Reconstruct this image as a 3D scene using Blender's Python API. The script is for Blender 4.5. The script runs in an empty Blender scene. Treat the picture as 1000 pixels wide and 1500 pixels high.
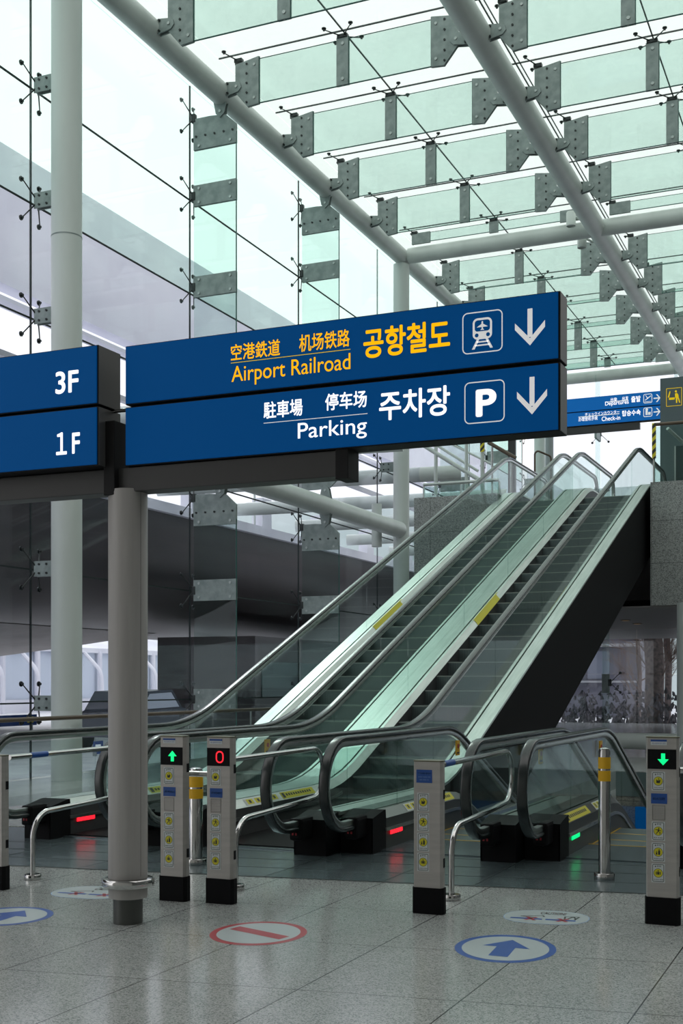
import bpy, bmesh, math, random
from mathutils import Vector, Matrix
random.seed(4)
S = bpy.context.scene
COL = S.collection
PI = math.pi

# ------------------------------------------------------------ camera, world, lights, exposure
F, HOR, CAMH = 1800.0, 1000.0, 1.5
TH = math.radians(23.43)
c_, s_ = math.cos(TH), math.sin(TH)
cam = bpy.data.cameras.new('camera')
camo = bpy.data.objects.new('camera', cam); COL.objects.link(camo)
camo.location = (0, 0, CAMH); camo.rotation_euler = (PI/2, 0, TH)
cam.sensor_fit = 'VERTICAL'; cam.sensor_height = 36.0; cam.lens = F*36/1500
cam.shift_y = (HOR-750)/1500.0
cam.clip_end = 400
S.camera = camo
S.view_settings.view_transform = 'Standard'; S.view_settings.look = 'None'
S.view_settings.gamma = 1; S.view_settings.use_curve_mapping = False
S.view_settings.exposure = 0.0
S.cycles.transparent_max_bounces = 48
S.cycles.max_bounces = 8; S.cycles.glossy_bounces = 4; S.cycles.diffuse_bounces = 3
S.cycles.use_denoising = True
S.cycles.caustics_reflective = False; S.cycles.caustics_refractive = False
S.cycles.sample_clamp_indirect = 4.0

W = bpy.data.worlds.new('world'); S.world = W; W.use_nodes = True
wn = W.node_tree; wn.nodes.clear()
wo = wn.nodes.new('ShaderNodeOutputWorld'); wb = wn.nodes.new('ShaderNodeBackground')
tc = wn.nodes.new('ShaderNodeTexCoord'); sx = wn.nodes.new('ShaderNodeSeparateXYZ')
cr = wn.nodes.new('ShaderNodeValToRGB')
cr.color_ramp.elements[0].position = 0.0; cr.color_ramp.elements[0].color = (1.0, 0.985, 0.99, 1)
cr.color_ramp.elements[1].position = 0.6; cr.color_ramp.elements[1].color = (1.0, 0.995, 0.975, 1)
wn.links.new(tc.outputs['Generated'], sx.inputs[0]); wn.links.new(sx.outputs['Z'], cr.inputs[0])
wn.links.new(cr.outputs[0], wb.inputs[0]); wb.inputs[1].default_value = 1.5
wn.links.new(wb.outputs[0], wo.inputs[0])
sun = bpy.data.lights.new('sun', 'SUN'); sun.energy = 0.6; sun.angle = math.radians(12); sun.color = (1, .97, .92)
suno = bpy.data.objects.new('sun', sun); COL.objects.link(suno); suno.rotation_euler = (math.radians(-38), math.radians(-35), 0)

# ------------------------------------------------------------ helpers
def ray(px, py):
    k = (px-500)/F
    return Vector((k*c_-s_, k*s_+c_, (HOR-py)/F))
def onX(px, py, X):
    r = ray(px, py); t = X/r.x; return Vector((X, r.y*t, CAMH+r.z*t))
def onY(px, py, Y):
    r = ray(px, py); t = Y/r.y; return Vector((r.x*t, Y, CAMH+r.z*t))
def onZ(px, py, z=0.0):
    r = ray(px, py); t = (z-CAMH)/r.z; return Vector((r.x*t, r.y*t, z))

def tag(o, label=None, cat=None, group=None, kind=None):
    if label: o['label'] = label
    if cat: o['category'] = cat
    if group: o['group'] = group
    if kind: o['kind'] = kind
    return o
def empty(name, loc=(0, 0, 0), label=None, cat=None, group=None, rz=0):
    o = bpy.data.objects.new(name, None); COL.objects.link(o)
    o.location = loc; o.rotation_euler = (0, 0, rz); o.empty_display_size = .1
    return tag(o, label, cat, group)
def copy_tree(o, parent=None):
    c = o.copy(); COL.objects.link(c); c.parent = parent
    for ch in list(o.children): copy_tree(ch, c)
    return c
def link(name, me, parent=None):
    o = bpy.data.objects.new(name, me); COL.objects.link(o); o.parent = parent; return o
ORD = ['nearest', 'second', 'third', 'fourth', 'fifth', 'sixth', 'seventh', 'eighth', 'ninth', 'tenth', 'eleventh',
       'twelfth', 'thirteenth', 'fourteenth', 'fifteenth', 'sixteenth', 'seventeenth', 'eighteenth', 'nineteenth', 'twentieth']

class MB:
    def __init__(s): s.bm = bmesh.new(); s.mi = 0
    def _f(s, vs):
        try:
            f = s.bm.faces.new(vs); f.material_index = s.mi; return f
        except ValueError: return None
    def box(s, a, b, bevel=0):
        x0, y0, z0 = [min(a[i], b[i]) for i in range(3)]; x1, y1, z1 = [max(a[i], b[i]) for i in range(3)]
        v = [s.bm.verts.new(p) for p in ((x0,y0,z0),(x1,y0,z0),(x1,y1,z0),(x0,y1,z0),(x0,y0,z1),(x1,y0,z1),(x1,y1,z1),(x0,y1,z1))]
        fs = [s._f([v[i] for i in q]) for q in ((3,2,1,0),(4,5,6,7),(0,1,5,4),(1,2,6,5),(2,3,7,6),(3,0,4,7))]
        if bevel:
            es = set(e for f in fs for e in f.edges)
            bmesh.ops.bevel(s.bm, geom=list(es), offset=bevel, segments=2, affect='EDGES', profile=.6)
        return s
    def prism(s, pts, axis, a, b):
        """pts 2D polygon, extruded along axis ('X','Y','Z') from a to b.  X:(y,z)  Y:(x,z)  Z:(x,y)"""
        def P(p, h):
            return {'X': (h, p[0], p[1]), 'Y': (p[0], h, p[1]), 'Z': (p[0], p[1], h)}[axis]
        A = [s.bm.verts.new(P(p, a)) for p in pts]; B = [s.bm.verts.new(P(p, b)) for p in pts]
        n = len(pts); s._f(A); s._f(B[::-1])
        for i in range(n):
            j = (i+1) % n; s._f([A[j], A[i], B[i], B[j]])
        return s
    def strip(s, top, bot, axis, a, b):
        """band between two polylines (same length), thickness a..b along axis"""
        def P(p, h):
            return {'X': (h, p[0], p[1]), 'Y': (p[0], h, p[1]), 'Z': (p[0], p[1], h)}[axis]
        n = len(top)
        q = [[s.bm.verts.new(P(p, h)) for p in L] for L in (top, bot) for h in (a, b)]
        ta, tb, ba, bb = q
        for i in range(n-1):
            s._f([ta[i], ta[i+1], ba[i+1], ba[i]]); s._f([tb[i+1], tb[i], bb[i], bb[i+1]])
            s._f([ta[i+1], ta[i], tb[i], tb[i+1]]); s._f([ba[i], ba[i+1], bb[i+1], bb[i]])
        s._f([ta[0], ba[0], bb[0], tb[0]]); s._f([ta[-1], tb[-1], bb[-1], ba[-1]])
        return s
    def cyl(s, a, b, r, r2=None, seg=20, caps=True):
        a = Vector(a); b = Vector(b); d = (b-a).normalized(); r2 = r if r2 is None else r2
        u = d.orthogonal().normalized(); w = d.cross(u)
        A = []; B = []
        for i in range(seg):
            t = 2*PI*i/seg; o = u*math.cos(t)+w*math.sin(t)
            A.append(s.bm.verts.new(a+o*r)); B.append(s.bm.verts.new(b+o*r2))
        for i in range(seg):
            j = (i+1) % seg
            f = s._f([A[i], A[j], B[j], B[i]])
            if f: f.smooth = True
        if caps: s._f(A[::-1]); s._f(B)
        return s
    def lathe(s, prof, cx=0, cy=0, seg=32, sxy=(1, 1)):
        rings = []
        for r, z in prof:
            rings.append([s.bm.verts.new((cx+max(r, 1e-4)*sxy[0]*math.cos(2*PI*i/seg), cy+max(r, 1e-4)*sxy[1]*math.sin(2*PI*i/seg), z)) for i in range(seg)])
        for a, b in zip(rings, rings[1:]):
            for i in range(seg):
                j = (i+1) % seg; f = s._f([a[i], a[j], b[j], b[i]])
                if f: f.smooth = True
        s._f(rings[0][::-1]); s._f(rings[-1]); return s
    def sweep(s, path, sec, closed_sec=True, up=Vector((1, 0, 0)), smooth=True):
        """sweep a section (list of (side, normal)) along path; 'up' is the side direction (constant)"""
        n = len(path); P = [Vector(p) for p in path]; rings = []
        for i in range(n):
            d = (P[min(i+1, n-1)]-P[max(i-1, 0)]).normalized()
            side = (up - d*up.dot(d)).normalized(); nor = side.cross(d)
            rings.append([s.bm.verts.new(P[i]+side*a+nor*b) for a, b in sec])
        m = len(sec)
        for a, b in zip(rings, rings[1:]):
            for i in range(m):
                j = (i+1) % m; f = s._f([a[i], a[j], b[j], b[i]])
                if f: f.smooth = smooth
        s._f(rings[0][::-1]); s._f(rings[-1]); return s
    def tube(s, path, r, seg=12):
        n = len(path); P = [Vector(p) for p in path]; rings = []; u = None
        for i in range(n):
            d = (P[min(i+1, n-1)]-P[max(i-1, 0)]).normalized()
            if u is None: u = d.orthogonal().normalized()
            u = (u-d*u.dot(d)).normalized(); w = d.cross(u)
            rings.append([s.bm.verts.new(P[i]+(u*math.cos(2*PI*k/seg)+w*math.sin(2*PI*k/seg))*r) for k in range(seg)])
        for a, b in zip(rings, rings[1:]):
            for i in range(seg):
                j = (i+1) % seg; f = s._f([a[i], a[j], b[j], b[i]])
                if f: f.smooth = True
        s._f(rings[0][::-1]); s._f(rings[-1]); return s
    def build(s, name, mats, parent=None, recalc=True):
        if recalc: bmesh.ops.recalc_face_normals(s.bm, faces=s.bm.faces[:])
        me = bpy.data.meshes.new(name); sm = any(f.smooth for f in s.bm.faces); s.bm.to_mesh(me); s.bm.free()
        if sm: me.set_sharp_from_angle(angle=.7)
        for m in (mats if isinstance(mats, (list, tuple)) else [mats]): me.materials.append(m)
        return link(name, me, parent)

def fillet(pts, rad, n=10):
    """round corners of a polyline. rad: list or number"""
    P = [Vector(p) for p in pts]; out = [P[0]]
    for i in range(1, len(P)-1):
        r = rad[i-1] if isinstance(rad, (list, tuple)) else rad
        a = (P[i-1]-P[i]); b = (P[i+1]-P[i]); la, lb = a.length, b.length; a.normalize(); b.normalize()
        ang = a.angle(b); d = min(r/math.tan(ang/2), la*.49, lb*.49) if ang < PI-1e-3 else 0
        if d <= 1e-5: out.append(P[i]); continue
        p0 = P[i]+a*d; p1 = P[i]+b*d
        rr = d*math.tan(ang/2); bis = (a+b).normalized(); cc = P[i]+bis*(rr/math.sin(ang/2))
        v0 = p0-cc; v1 = p1-cc; tot = v0.angle(v1)
        for k in range(n+1):
            t = k/n
            out.append(cc+(v0*math.sin((1-t)*tot)+v1*math.sin(t*tot))/math.sin(tot))
    out.append(P[-1]); return out
def rsec(w, h, r=None, n=4, oz=0):
    """rounded rectangle section, width w height h"""
    r = min(w, h)/2*.98 if r is None else r; out = []
    for cx, cy, a0 in ((w/2-r, h/2-r, 0), (-w/2+r, h/2-r, PI/2), (-w/2+r, -h/2+r, PI), (w/2-r, -h/2+r, 1.5*PI)):
        for k in range(n+1):
            a = a0+PI/2*k/n; out.append((cx+r*math.cos(a), cy+r*math.sin(a)+oz))
    return out

# ------------------------------------------------------------ materials
def mat(name, col, rough=.5, metal=0, spec=.5, emit=None, es=1.0):
    m = bpy.data.materials.new(name); m.use_nodes = True; b = m.node_tree.nodes['Principled BSDF']
    b.inputs['Base Color'].default_value = (*col, 1); b.inputs['Roughness'].default_value = rough
    b.inputs['Metallic'].default_value = metal; b.inputs['Specular IOR Level'].default_value = spec
    if emit: b.inputs['Emission Color'].default_value = (*emit, 1); b.inputs['Emission Strength'].default_value = es
    return m
def N(m, t, **kw):
    n = m.node_tree.nodes.new(t)
    for k, v in kw.items(): setattr(n, k, v)
    return n
def noisy(m, c1, c2, scale=8, detail=4, vec_scale=(1, 1, 1), rough=None, bump=0, contrast=(.35, .65)):
    nt = m.node_tree; L = nt.links; b = nt.nodes['Principled BSDF']
    t = N(m, 'ShaderNodeTexCoord'); mp = N(m, 'ShaderNodeMapping'); mp.inputs['Scale'].default_value = vec_scale
    n = N(m, 'ShaderNodeTexNoise'); n.inputs['Scale'].default_value = scale; n.inputs['Detail'].default_value = detail
    r = N(m, 'ShaderNodeValToRGB'); r.color_ramp.elements[0].position = contrast[0]; r.color_ramp.elements[1].position = contrast[1]
    r.color_ramp.elements[0].color = (*c1, 1); r.color_ramp.elements[1].color = (*c2, 1)
    L.new(t.outputs['Object'], mp.inputs[0]); L.new(mp.outputs[0], n.inputs['Vector']); L.new(n.outputs['Fac'], r.inputs[0])
    L.new(r.outputs[0], b.inputs['Base Color'])
    if rough:
        mr = N(m, 'ShaderNodeMapRange'); mr.inputs[3].default_value = rough[0]; mr.inputs[4].default_value = rough[1]
        L.new(n.outputs['Fac'], mr.inputs[0]); L.new(mr.outputs[0], b.inputs['Roughness'])
    if bump:
        bp = N(m, 'ShaderNodeBump'); bp.inputs['Strength'].default_value = bump; bp.inputs['Distance'].default_value = .01
        L.new(n.outputs['Fac'], bp.inputs['Height']); L.new(bp.outputs[0], b.inputs['Normal'])
    return m
def glass(name, tint, refl=.05, grz=.6, rough=0.0, dirt=0):
    m = bpy.data.materials.new(name); m.use_nodes = True; nt = m.node_tree; nt.nodes.clear(); L = nt.links
    out = N(m, 'ShaderNodeOutputMaterial'); mx = N(m, 'ShaderNodeMixShader'); tr = N(m, 'ShaderNodeBsdfTransparent')
    gl = N(m, 'ShaderNodeBsdfGlossy'); gl.inputs['Roughness'].default_value = rough
    tr.inputs[0].default_value = (*tint, 1)
    lw = N(m, 'ShaderNodeLayerWeight'); lw.inputs[0].default_value = .5
    pw = N(m, 'ShaderNodeMath', operation='POWER'); pw.inputs[1].default_value = 4.0
    ma = N(m, 'ShaderNodeMath', operation='MULTIPLY_ADD'); ma.inputs[1].default_value = grz; ma.inputs[2].default_value = refl
    L.new(lw.outputs['Facing'], pw.inputs[0]); L.new(pw.outputs[0], ma.inputs[0]); L.new(ma.outputs[0], mx.inputs[0])
    L.new(tr.outputs[0], mx.inputs[1]); L.new(gl.outputs[0], mx.inputs[2])
    last = mx
    if dirt:
        df = N(m, 'ShaderNodeBsdfTranslucent'); df.inputs[0].default_value = (.75, .85, .82, 1)
        t = N(m, 'ShaderNodeTexCoord'); n = N(m, 'ShaderNodeTexNoise'); n.inputs['Scale'].default_value = .9; n.inputs['Detail'].default_value = 4
        mr = N(m, 'ShaderNodeMapRange'); mr.inputs[1].default_value = .4; mr.inputs[2].default_value = .75; mr.inputs[4].default_value = dirt
        m2 = N(m, 'ShaderNodeMixShader'); L.new(t.outputs['Object'], n.inputs['Vector']); L.new(n.outputs['Fac'], mr.inputs[0])
        L.new(mr.outputs[0], m2.inputs[0]); L.new(mx.outputs[0], m2.inputs[1]); L.new(df.outputs[0], m2.inputs[2]); last = m2
    L.new(last.outputs[0], out.inputs[0]); return m

M = {}
M['white'] = noisy(mat('white_paint', (.60, .65, .63), .38), (.56, .61, .58), (.64, .69, .66), scale=1.5, vec_scale=(1, 1, .3))
M['postgrey'] = noisy(mat('sign_post_grey', (.33, .31, .30), .42), (.36, .345, .335), (.41, .395, .38), scale=3, vec_scale=(6, 6, .4))
M['steelplate'] = noisy(mat('galvanised_plate', (.27, .32, .31), .55, .35), (.20, .245, .235), (.30, .35, .34), scale=6, detail=6, rough=(.4, .65))
M['bolt'] = mat('dark_bolt', (.03, .035, .035), .4, .5)
M['boltlight'] = mat('zinc_bolt', (.40, .44, .43), .35, .6)
M['darkmetal'] = mat('dark_fitting', (.035, .04, .04), .35, .7)
M['gasket'] = mat('black_gasket', (.01, .02, .02), .6)
M['gedge'] = mat('glass_edge_green', (.02, .10, .085), .2)
M['roofglass'] = glass('roof_glass', (.835, .885, .87), .03, .35, dirt=.12)
M['finglass'] = glass('fin_glass', (.80, .885, .855), .03, .3, dirt=.10)
M['wallfin'] = glass('wall_fin_glass', (.86, .925, .905), .02, .25)
M['wallup'] = glass('upper_wall_glass', (.82, .92, .90), .03, .30)
M['walllow'] = glass('lower_wall_glass', (.87, .89, .93), .025, .22)
M['balglass'] = glass('balustrade_glass', (.85, .905, .89), .035, .2)
M['screen'] = glass('screen_glass', (.80, .91, .88), .05, .5)
M['rubber'] = mat('handrail_rubber', (.018, .024, .024), .22, 0, .6)
M['steel'] = noisy(mat('brushed_steel', (.42, .43, .42), .3, 1), (.38, .40, .39), (.48, .49, .48), scale=4, vec_scale=(1, 1, 30), rough=(.22, .38))
M['chrome'] = mat('polished_steel', (.55, .55, .54), .13, 1)
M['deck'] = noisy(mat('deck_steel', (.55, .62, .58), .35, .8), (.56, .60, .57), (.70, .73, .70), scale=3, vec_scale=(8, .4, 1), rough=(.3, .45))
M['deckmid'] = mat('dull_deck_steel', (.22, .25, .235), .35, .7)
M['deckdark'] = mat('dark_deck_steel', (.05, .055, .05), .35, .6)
M['skirt'] = mat('dark_skirt', (.075, .078, .08), .45, .3)
M['skirtflat'] = mat('landing_skirt', (.075, .08, .075), .4, .5)
M['clad'] = mat('black_cladding', (.008, .008, .009), .75, 0, .12)
M['black'] = mat('black_plastic', (.008, .008, .009), .6, 0, .1)
M['rubberbase'] = mat('black_rubber_base', (.005, .005, .006), .7, 0, .12)
M['gatesteel'] = noisy(mat('gate_satin_metal', (.34, .32, .30), .42, .35), (.40, .38, .36), (.45, .43, .405), scale=3, vec_scale=(1, 1, 10))
M['gateside'] = mat('gate_side_metal', (.14, .135, .09), .45, .4)
M['yellow'] = mat('safety_yellow', (.75, .42, .01), .5)
M['stepyellow'] = mat('step_edge_yellow', (.50, .30, .02), .6)
M['stick_y'] = mat('sticker_yellow', (.62, .56, .02), .5)
M['stick_w'] = mat('sticker_white', (.60, .64, .64), .5)
M['stick_ink'] = mat('sticker_ink', (.015, .02, .015), .5)
M['stick_b'] = mat('sticker_blue', (.01, .07, .30), .4)
M['stick_bt'] = mat('sticker_pale_ink', (.25, .40, .65), .4)
M['red'] = mat('sticker_red', (.45, .03, .04), .5)
M['blue'] = mat('sign_blue', (.0, .065, .235), .6, 0, .08, emit=(.0, .05, .18), es=.5)
M['signblue2'] = mat('distant_sign_blue', (.003, .09, .30), .5, 0, .15, emit=(.003, .09, .32), es=.7)
M['signwhite'] = mat('sign_lettering_white', (.85, .85, .85), .5, emit=(.8, .8, .8), es=.45)
M['signgold'] = mat('sign_lettering_gold', (.80, .58, .015), .6, 0, .1, emit=(.85, .56, .01), es=.42)
M['signbox'] = mat('sign_casing', (.012, .012, .013), .6, 0, .2)
M['signside'] = mat('sign_side_casing', (.10, .10, .095), .45, .3)
M['beamgrey'] = mat('sign_beam_grey', (.045, .045, .045), .5, .2)
M['green_e'] = mat('green_led', (.0, .3, .1), .5, emit=(.0, .9, .22), es=1.3)
M['red_e'] = mat('red_led', (.3, .0, .0), .5, emit=(1.0, .015, .03), es=1.6)
M['decal_w'] = mat('decal_white', (.40, .45, .46), .3)
M['decal_b'] = mat('decal_blue', (.012, .07, .32), .3)
M['decal_r'] = mat('decal_red', (.38, .03, .045), .3)
M['brown'] = mat('brown_rail', (.10, .07, .045), .4)
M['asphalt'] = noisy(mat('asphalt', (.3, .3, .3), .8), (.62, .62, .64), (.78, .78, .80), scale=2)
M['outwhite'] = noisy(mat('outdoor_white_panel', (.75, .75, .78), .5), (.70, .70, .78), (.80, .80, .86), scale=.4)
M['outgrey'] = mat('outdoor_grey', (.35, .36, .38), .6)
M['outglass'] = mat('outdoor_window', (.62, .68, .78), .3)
M['barkdark'] = noisy(mat('tree_bark', (.10, .08, .08), .9), (.07, .055, .055), (.16, .12, .11), scale=8)
M['twig'] = mat('twigs', (.16, .11, .09), .9)
M['darkbld'] = noisy(mat('dark_building', (.10, .10, .13), .5), (.08, .08, .11), (.14, .14, .18), scale=.5)
M['greypanel'] = mat('grey_board', (.09, .125, .135), .5)
M['tealdark'] = mat('dark_teal_screen', (.018, .045, .048), .2)
M['shrub'] = noisy(mat('dark_shrub', (.05, .05, .05), .9), (.02, .025, .03), (.16, .15, .17), scale=3, detail=8)
M['soffit'] = mat('soffit_panel', (.17, .16, .16), .5)
M['ceil'] = mat('hall_ceiling', (.6, .6, .58), .6)
M['hallwall'] = mat('hall_wall', (.45, .44, .42), .6)

# granite floor with skewed slab joints
SK = .14
def granite(name, base, dark, light, rough=.14, joints=None, scale=95):
    m = mat(name, base, rough); nt = m.node_tree; L = nt.links; b = nt.nodes['Principled BSDF']
    t = N(m, 'ShaderNodeTexCoord')
    v = N(m, 'ShaderNodeTexVoronoi'); v.inputs['Scale'].default_value = scale
    n = N(m, 'ShaderNodeTexNoise'); n.inputs['Scale'].default_value = scale*1.1; n.inputs['Detail'].default_value = 3
    n2 = N(m, 'ShaderNodeTexNoise'); n2.inputs['Scale'].default_value = .8; n2.inputs['Detail'].default_value = 3
    for q in (v, n, n2): L.new(t.outputs['Object'], q.inputs['Vector'])
    ad = N(m, 'ShaderNodeMath', operation='ADD'); sp = N(m, 'ShaderNodeSeparateColor')
    L.new(v.outputs['Color'], sp.inputs[0]); L.new(sp.outputs[0], ad.inputs[0]); L.new(n.outputs['Fac'], ad.inputs[1])
    r = N(m, 'ShaderNodeValToRGB'); e = r.color_ramp.elements
    e[0].position = .28; e[0].color = (*dark, 1); e[1].position = .80; e[1].color = (*light, 1)
    x = e.new(.45); x.color = (*base, 1)
    hf = N(m, 'ShaderNodeMath', operation='MULTIPLY'); hf.inputs[1].default_value = .5
    L.new(ad.outputs[0], hf.inputs[0]); L.new(hf.outputs[0], r.inputs[0])
    mx = N(m, 'ShaderNodeMix', data_type='RGBA', blend_type='MULTIPLY'); mx.inputs['Factor'].default_value = 1
    mr = N(m, 'ShaderNodeMapRange'); mr.inputs[1].default_value = .3; mr.inputs[2].default_value = .7; mr.inputs[3].default_value = .9; mr.inputs[4].default_value = 1.08
    L.new(n2.outputs['Fac'], mr.inputs[0]); cb = N(m, 'ShaderNodeCombineColor')
    for i in range(3): L.new(mr.outputs[0], cb.inputs[i])
    L.new(r.outputs[0], mx.inputs['A']); L.new(cb.outputs[0], mx.inputs['B'])
    last = mx.outputs['Result']
    if joints:
        ax0, w0, o0, ax1, w1, o1, sk = joints
        s = N(m, 'ShaderNodeSeparateXYZ'); L.new(t.outputs['Object'], s.inputs[0])
        def line(outp, per, off):
            a = N(m, 'ShaderNodeMath', operation='SUBTRACT'); a.inputs[1].default_value = off; L.new(outp, a.inputs[0])
            d = N(m, 'ShaderNodeMath', operation='DIVIDE'); d.inputs[1].default_value = per; L.new(a.outputs[0], d.inputs[0])
            f = N(m, 'ShaderNodeMath', operation='PINGPONG'); f.inputs[1].default_value = .5; L.new(d.outputs[0], f.inputs[0])
            g = N(m, 'ShaderNodeMath', operation='LESS_THAN'); g.inputs[1].default_value = .0038/per; L.new(f.outputs[0], g.inputs[0])
            return g.outputs[0]
        k = N(m, 'ShaderNodeMath', operation='MULTIPLY_ADD'); k.inputs[1].default_value = -sk
        L.new(s.outputs[ax0], k.inputs[0]); L.new(s.outputs[ax1], k.inputs[2])
        l0 = line(s.outputs[ax0], w0, o0); l1 = line(k.outputs[0], w1, o1)
        mxx = N(m, 'ShaderNodeMath', operation='MAXIMUM'); L.new(l0, mxx.inputs[0]); L.new(l1, mxx.inputs[1])
        m3 = N(m, 'ShaderNodeMix', data_type='RGBA'); m3.inputs['B'].default_value = (.035, .04, .04, 1)
        L.new(mxx.outputs[0], m3.inputs['Factor']); L.new(last, m3.inputs['A']); last = m3.outputs['Result']
    L.new(last, b.inputs['Base Color']); return m
M['granite'] = granite('granite_floor', (.34, .355, .345), (.14, .16, .16), (.47, .485, .47), .15, (0, .795, -.995, 1, 1.085, 4.70, SK), 150)
M['granwall'] = granite('granite_cladding', (.27, .29, .28), (.12, .13, .13), (.40, .42, .41), .5, (0, 1.6, -4.2, 2, .87, 3.08, 0), 70)
M['lowwall'] = granite('lower_level_stone', (.22, .21, .18), (.12, .12, .10), (.30, .29, .25), .5, (0, 1.2, 0, 2, .8, -.5, 0), 60)
mp_ = mat('landing_plate_metal', (.06, .085, .095), .3, .6)
noisy(mp_, (.11, .145, .16), (.19, .235, .25), scale=3, vec_scale=(.6, 14, 1), rough=(.14, .32), contrast=(.3, .7))
M['plate'] = mp_
# ribbed step
ms = mat('step_metal', (.08, .11, .11), .4, .5); nt = ms.node_tree
t = N(ms, 'ShaderNodeTexCoord'); wv = N(ms, 'ShaderNodeTexWave'); wv.bands_direction = 'X'; wv.inputs['Scale'].default_value = 22
r = N(ms, 'ShaderNodeValToRGB'); r.color_ramp.elements[0].color = (.05, .072, .074, 1); r.color_ramp.elements[1].color = (.16, .20, .20, 1)
nt.links.new(t.outputs['Object'], wv.inputs['Vector']); nt.links.new(wv.outputs['Fac'], r.inputs[0]); nt.links.new(r.outputs[0], nt.nodes['Principled BSDF'].inputs['Base Color'])
M['step'] = ms
# dark belly outside
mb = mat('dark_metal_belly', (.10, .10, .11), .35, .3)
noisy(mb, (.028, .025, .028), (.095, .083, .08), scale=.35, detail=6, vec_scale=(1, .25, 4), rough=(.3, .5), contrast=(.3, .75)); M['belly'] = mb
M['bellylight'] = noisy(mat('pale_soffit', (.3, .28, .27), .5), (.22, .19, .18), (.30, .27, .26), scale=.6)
# hazard tape
mh = mat('hazard_tape', (.6, .5, 0), .5); nt = mh.node_tree
t = N(mh, 'ShaderNodeTexCoord'); mpn = N(mh, 'ShaderNodeMapping'); mpn.inputs['Rotation'].default_value = (0, .8, 0)
wv = N(mh, 'ShaderNodeTexWave'); wv.bands_direction = 'Z'; wv.inputs['Scale'].default_value = 2.6
r = N(mh, 'ShaderNodeValToRGB'); r.color_ramp.interpolation = 'CONSTANT'; r.color_ramp.elements[0].color = (.02, .02, .01, 1); r.color_ramp.elements[1].color = (.7, .6, .02, 1); r.color_ramp.elements[1].position = .5
nt.links.new(t.outputs['Object'], mpn.inputs[0]); nt.links.new(mpn.outputs[0], wv.inputs['Vector']); nt.links.new(wv.outputs['Fac'], r.inputs[0]); nt.links.new(r.outputs[0], nt.nodes['Principled BSDF'].inputs['Base Color'])
M['hazard'] = mh

# ------------------------------------------------------------ text
_tc = {}
def text_mesh(txt, bold=0.0):
    key = (txt, bold)
    if key in _tc: return _tc[key]
    if bold:
        vs, fs = text_mesh(txt, 0.0); V = []; Fc = []
        K = [(0, 0)]+[(math.cos(i*PI/4), math.sin(i*PI/4)) for i in range(8)]
        for i, (a, b) in enumerate(K):
            n = len(V); V += [Vector((v.x+a*bold*.6, v.y+b*bold*.6, i*.0)) for v in vs]; Fc += [tuple(n+q for q in f) for f in fs]
        _tc[key] = (V, Fc); return _tc[key]
    cu = bpy.data.curves.new('t', 'FONT'); cu.body = txt; cu.size = 1; cu.offset = bold; cu.resolution_u = 6
    o = bpy.data.objects.new('t', cu); COL.objects.link(o)
    dg = bpy.context.evaluated_depsgraph_get(); me = bpy.data.meshes.new_from_object(o.evaluated_get(dg))
    bpy.data.objects.remove(o); bpy.data.curves.remove(cu)
    vs = [v.co.copy() for v in me.vertices]; fs = [tuple(p.vertices) for p in me.polygons]
    bpy.data.meshes.remove(me)
    _tc[key] = (vs, fs); return _tc[key]
def text_in(mb, txt, x0, x1, z0, z1, y, bold=0.0, flip=False, depth=.002):
    """write text flat in XZ plane facing -Y, fit to box; slightly raised"""
    vs, fs = text_mesh(txt, bold)
    if not vs: return
    ax = min(v.x for v in vs); bx = max(v.x for v in vs); ay = min(v.y for v in vs); by = max(v.y for v in vs)
    f = lambda v: (x0+(v.x-ax)/(bx-ax)*(x1-x0), y, z0+(v.y-ay)/(by-ay)*(z1-z0))
    V = [mb.bm.verts.new(f(v)) for v in vs]
    for q in fs: mb._f([V[i] for i in q])
def poly(mb, pts, y):   # flat polygon facing -Y
    mb._f([mb.bm.verts.new((p[0], y, p[1])) for p in pts])
def ring(mb, x0, x1, z0, z1, r, w, y, n=6):
    def loop(d):
        rr = max(r-d, .0005); out = []
        for cx, cz, a0 in ((x1-r, z1-r, 0), (x0+r, z1-r, PI/2), (x0+r, z0+r, PI), (x1-r, z0+r, 1.5*PI)):
            for k in range(n+1):
                a = a0+PI/2*k/n; out.append(mb.bm.verts.new((cx+rr*math.cos(a), y, cz+rr*math.sin(a))))
        return out
    A = loop(0); B = loop(w); m = len(A)
    for i in range(m): mb._f([A[i], A[(i+1) % m], B[(i+1) % m], B[i]])
def disc(mb, cx, cz, rx, rz, y, n=24, a0=0, a1=2*PI):
    poly(mb, [(cx+rx*math.cos(a0+(a1-a0)*i/n), cz+rz*math.sin(a0+(a1-a0)*i/n)) for i in range(n)], y)

# ============================================================ STRUCTURE: ground, floors
def struct(name, mb, m, **kw): return tag(mb.build(name, m), kind='structure', **kw)
PX0, PX1, PY1 = -4.02, .35, 21.0          # pit for the two down escalators
def ycomb(X): return 10.93+SK*(X+4.05)    # oblique line of comb plates
def yedge(X): return 9.07+SK*X            # granite / metal plate edge
mb = MB()
mb.prism([(-12.3, -4), (9, -4), (9, yedge(9)), (-12.3, yedge(-12.3))], 'Z', -.3, 0)
mb.prism([(-12.3, yedge(-12.3)), (-8.6, yedge(-8.6)), (-8.6, 46), (-12.3, 46)], 'Z', -.3, 0)
mb.prism([(-8.6, 10.4), (PX0, 11.0), (PX0, 46), (-8.6, 46)], 'Z', -.3, -.001)
mb.prism([(PX1, yedge(PX1)), (9, yedge(9)), (9, 46), (PX1, 46)], 'Z', -.3, 0)
mb.prism([(PX0, PY1), (PX1, PY1), (PX1, 46), (PX0, 46)], 'Z', -.3, 0)
struct('floor', mb, M['granite'])
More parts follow.
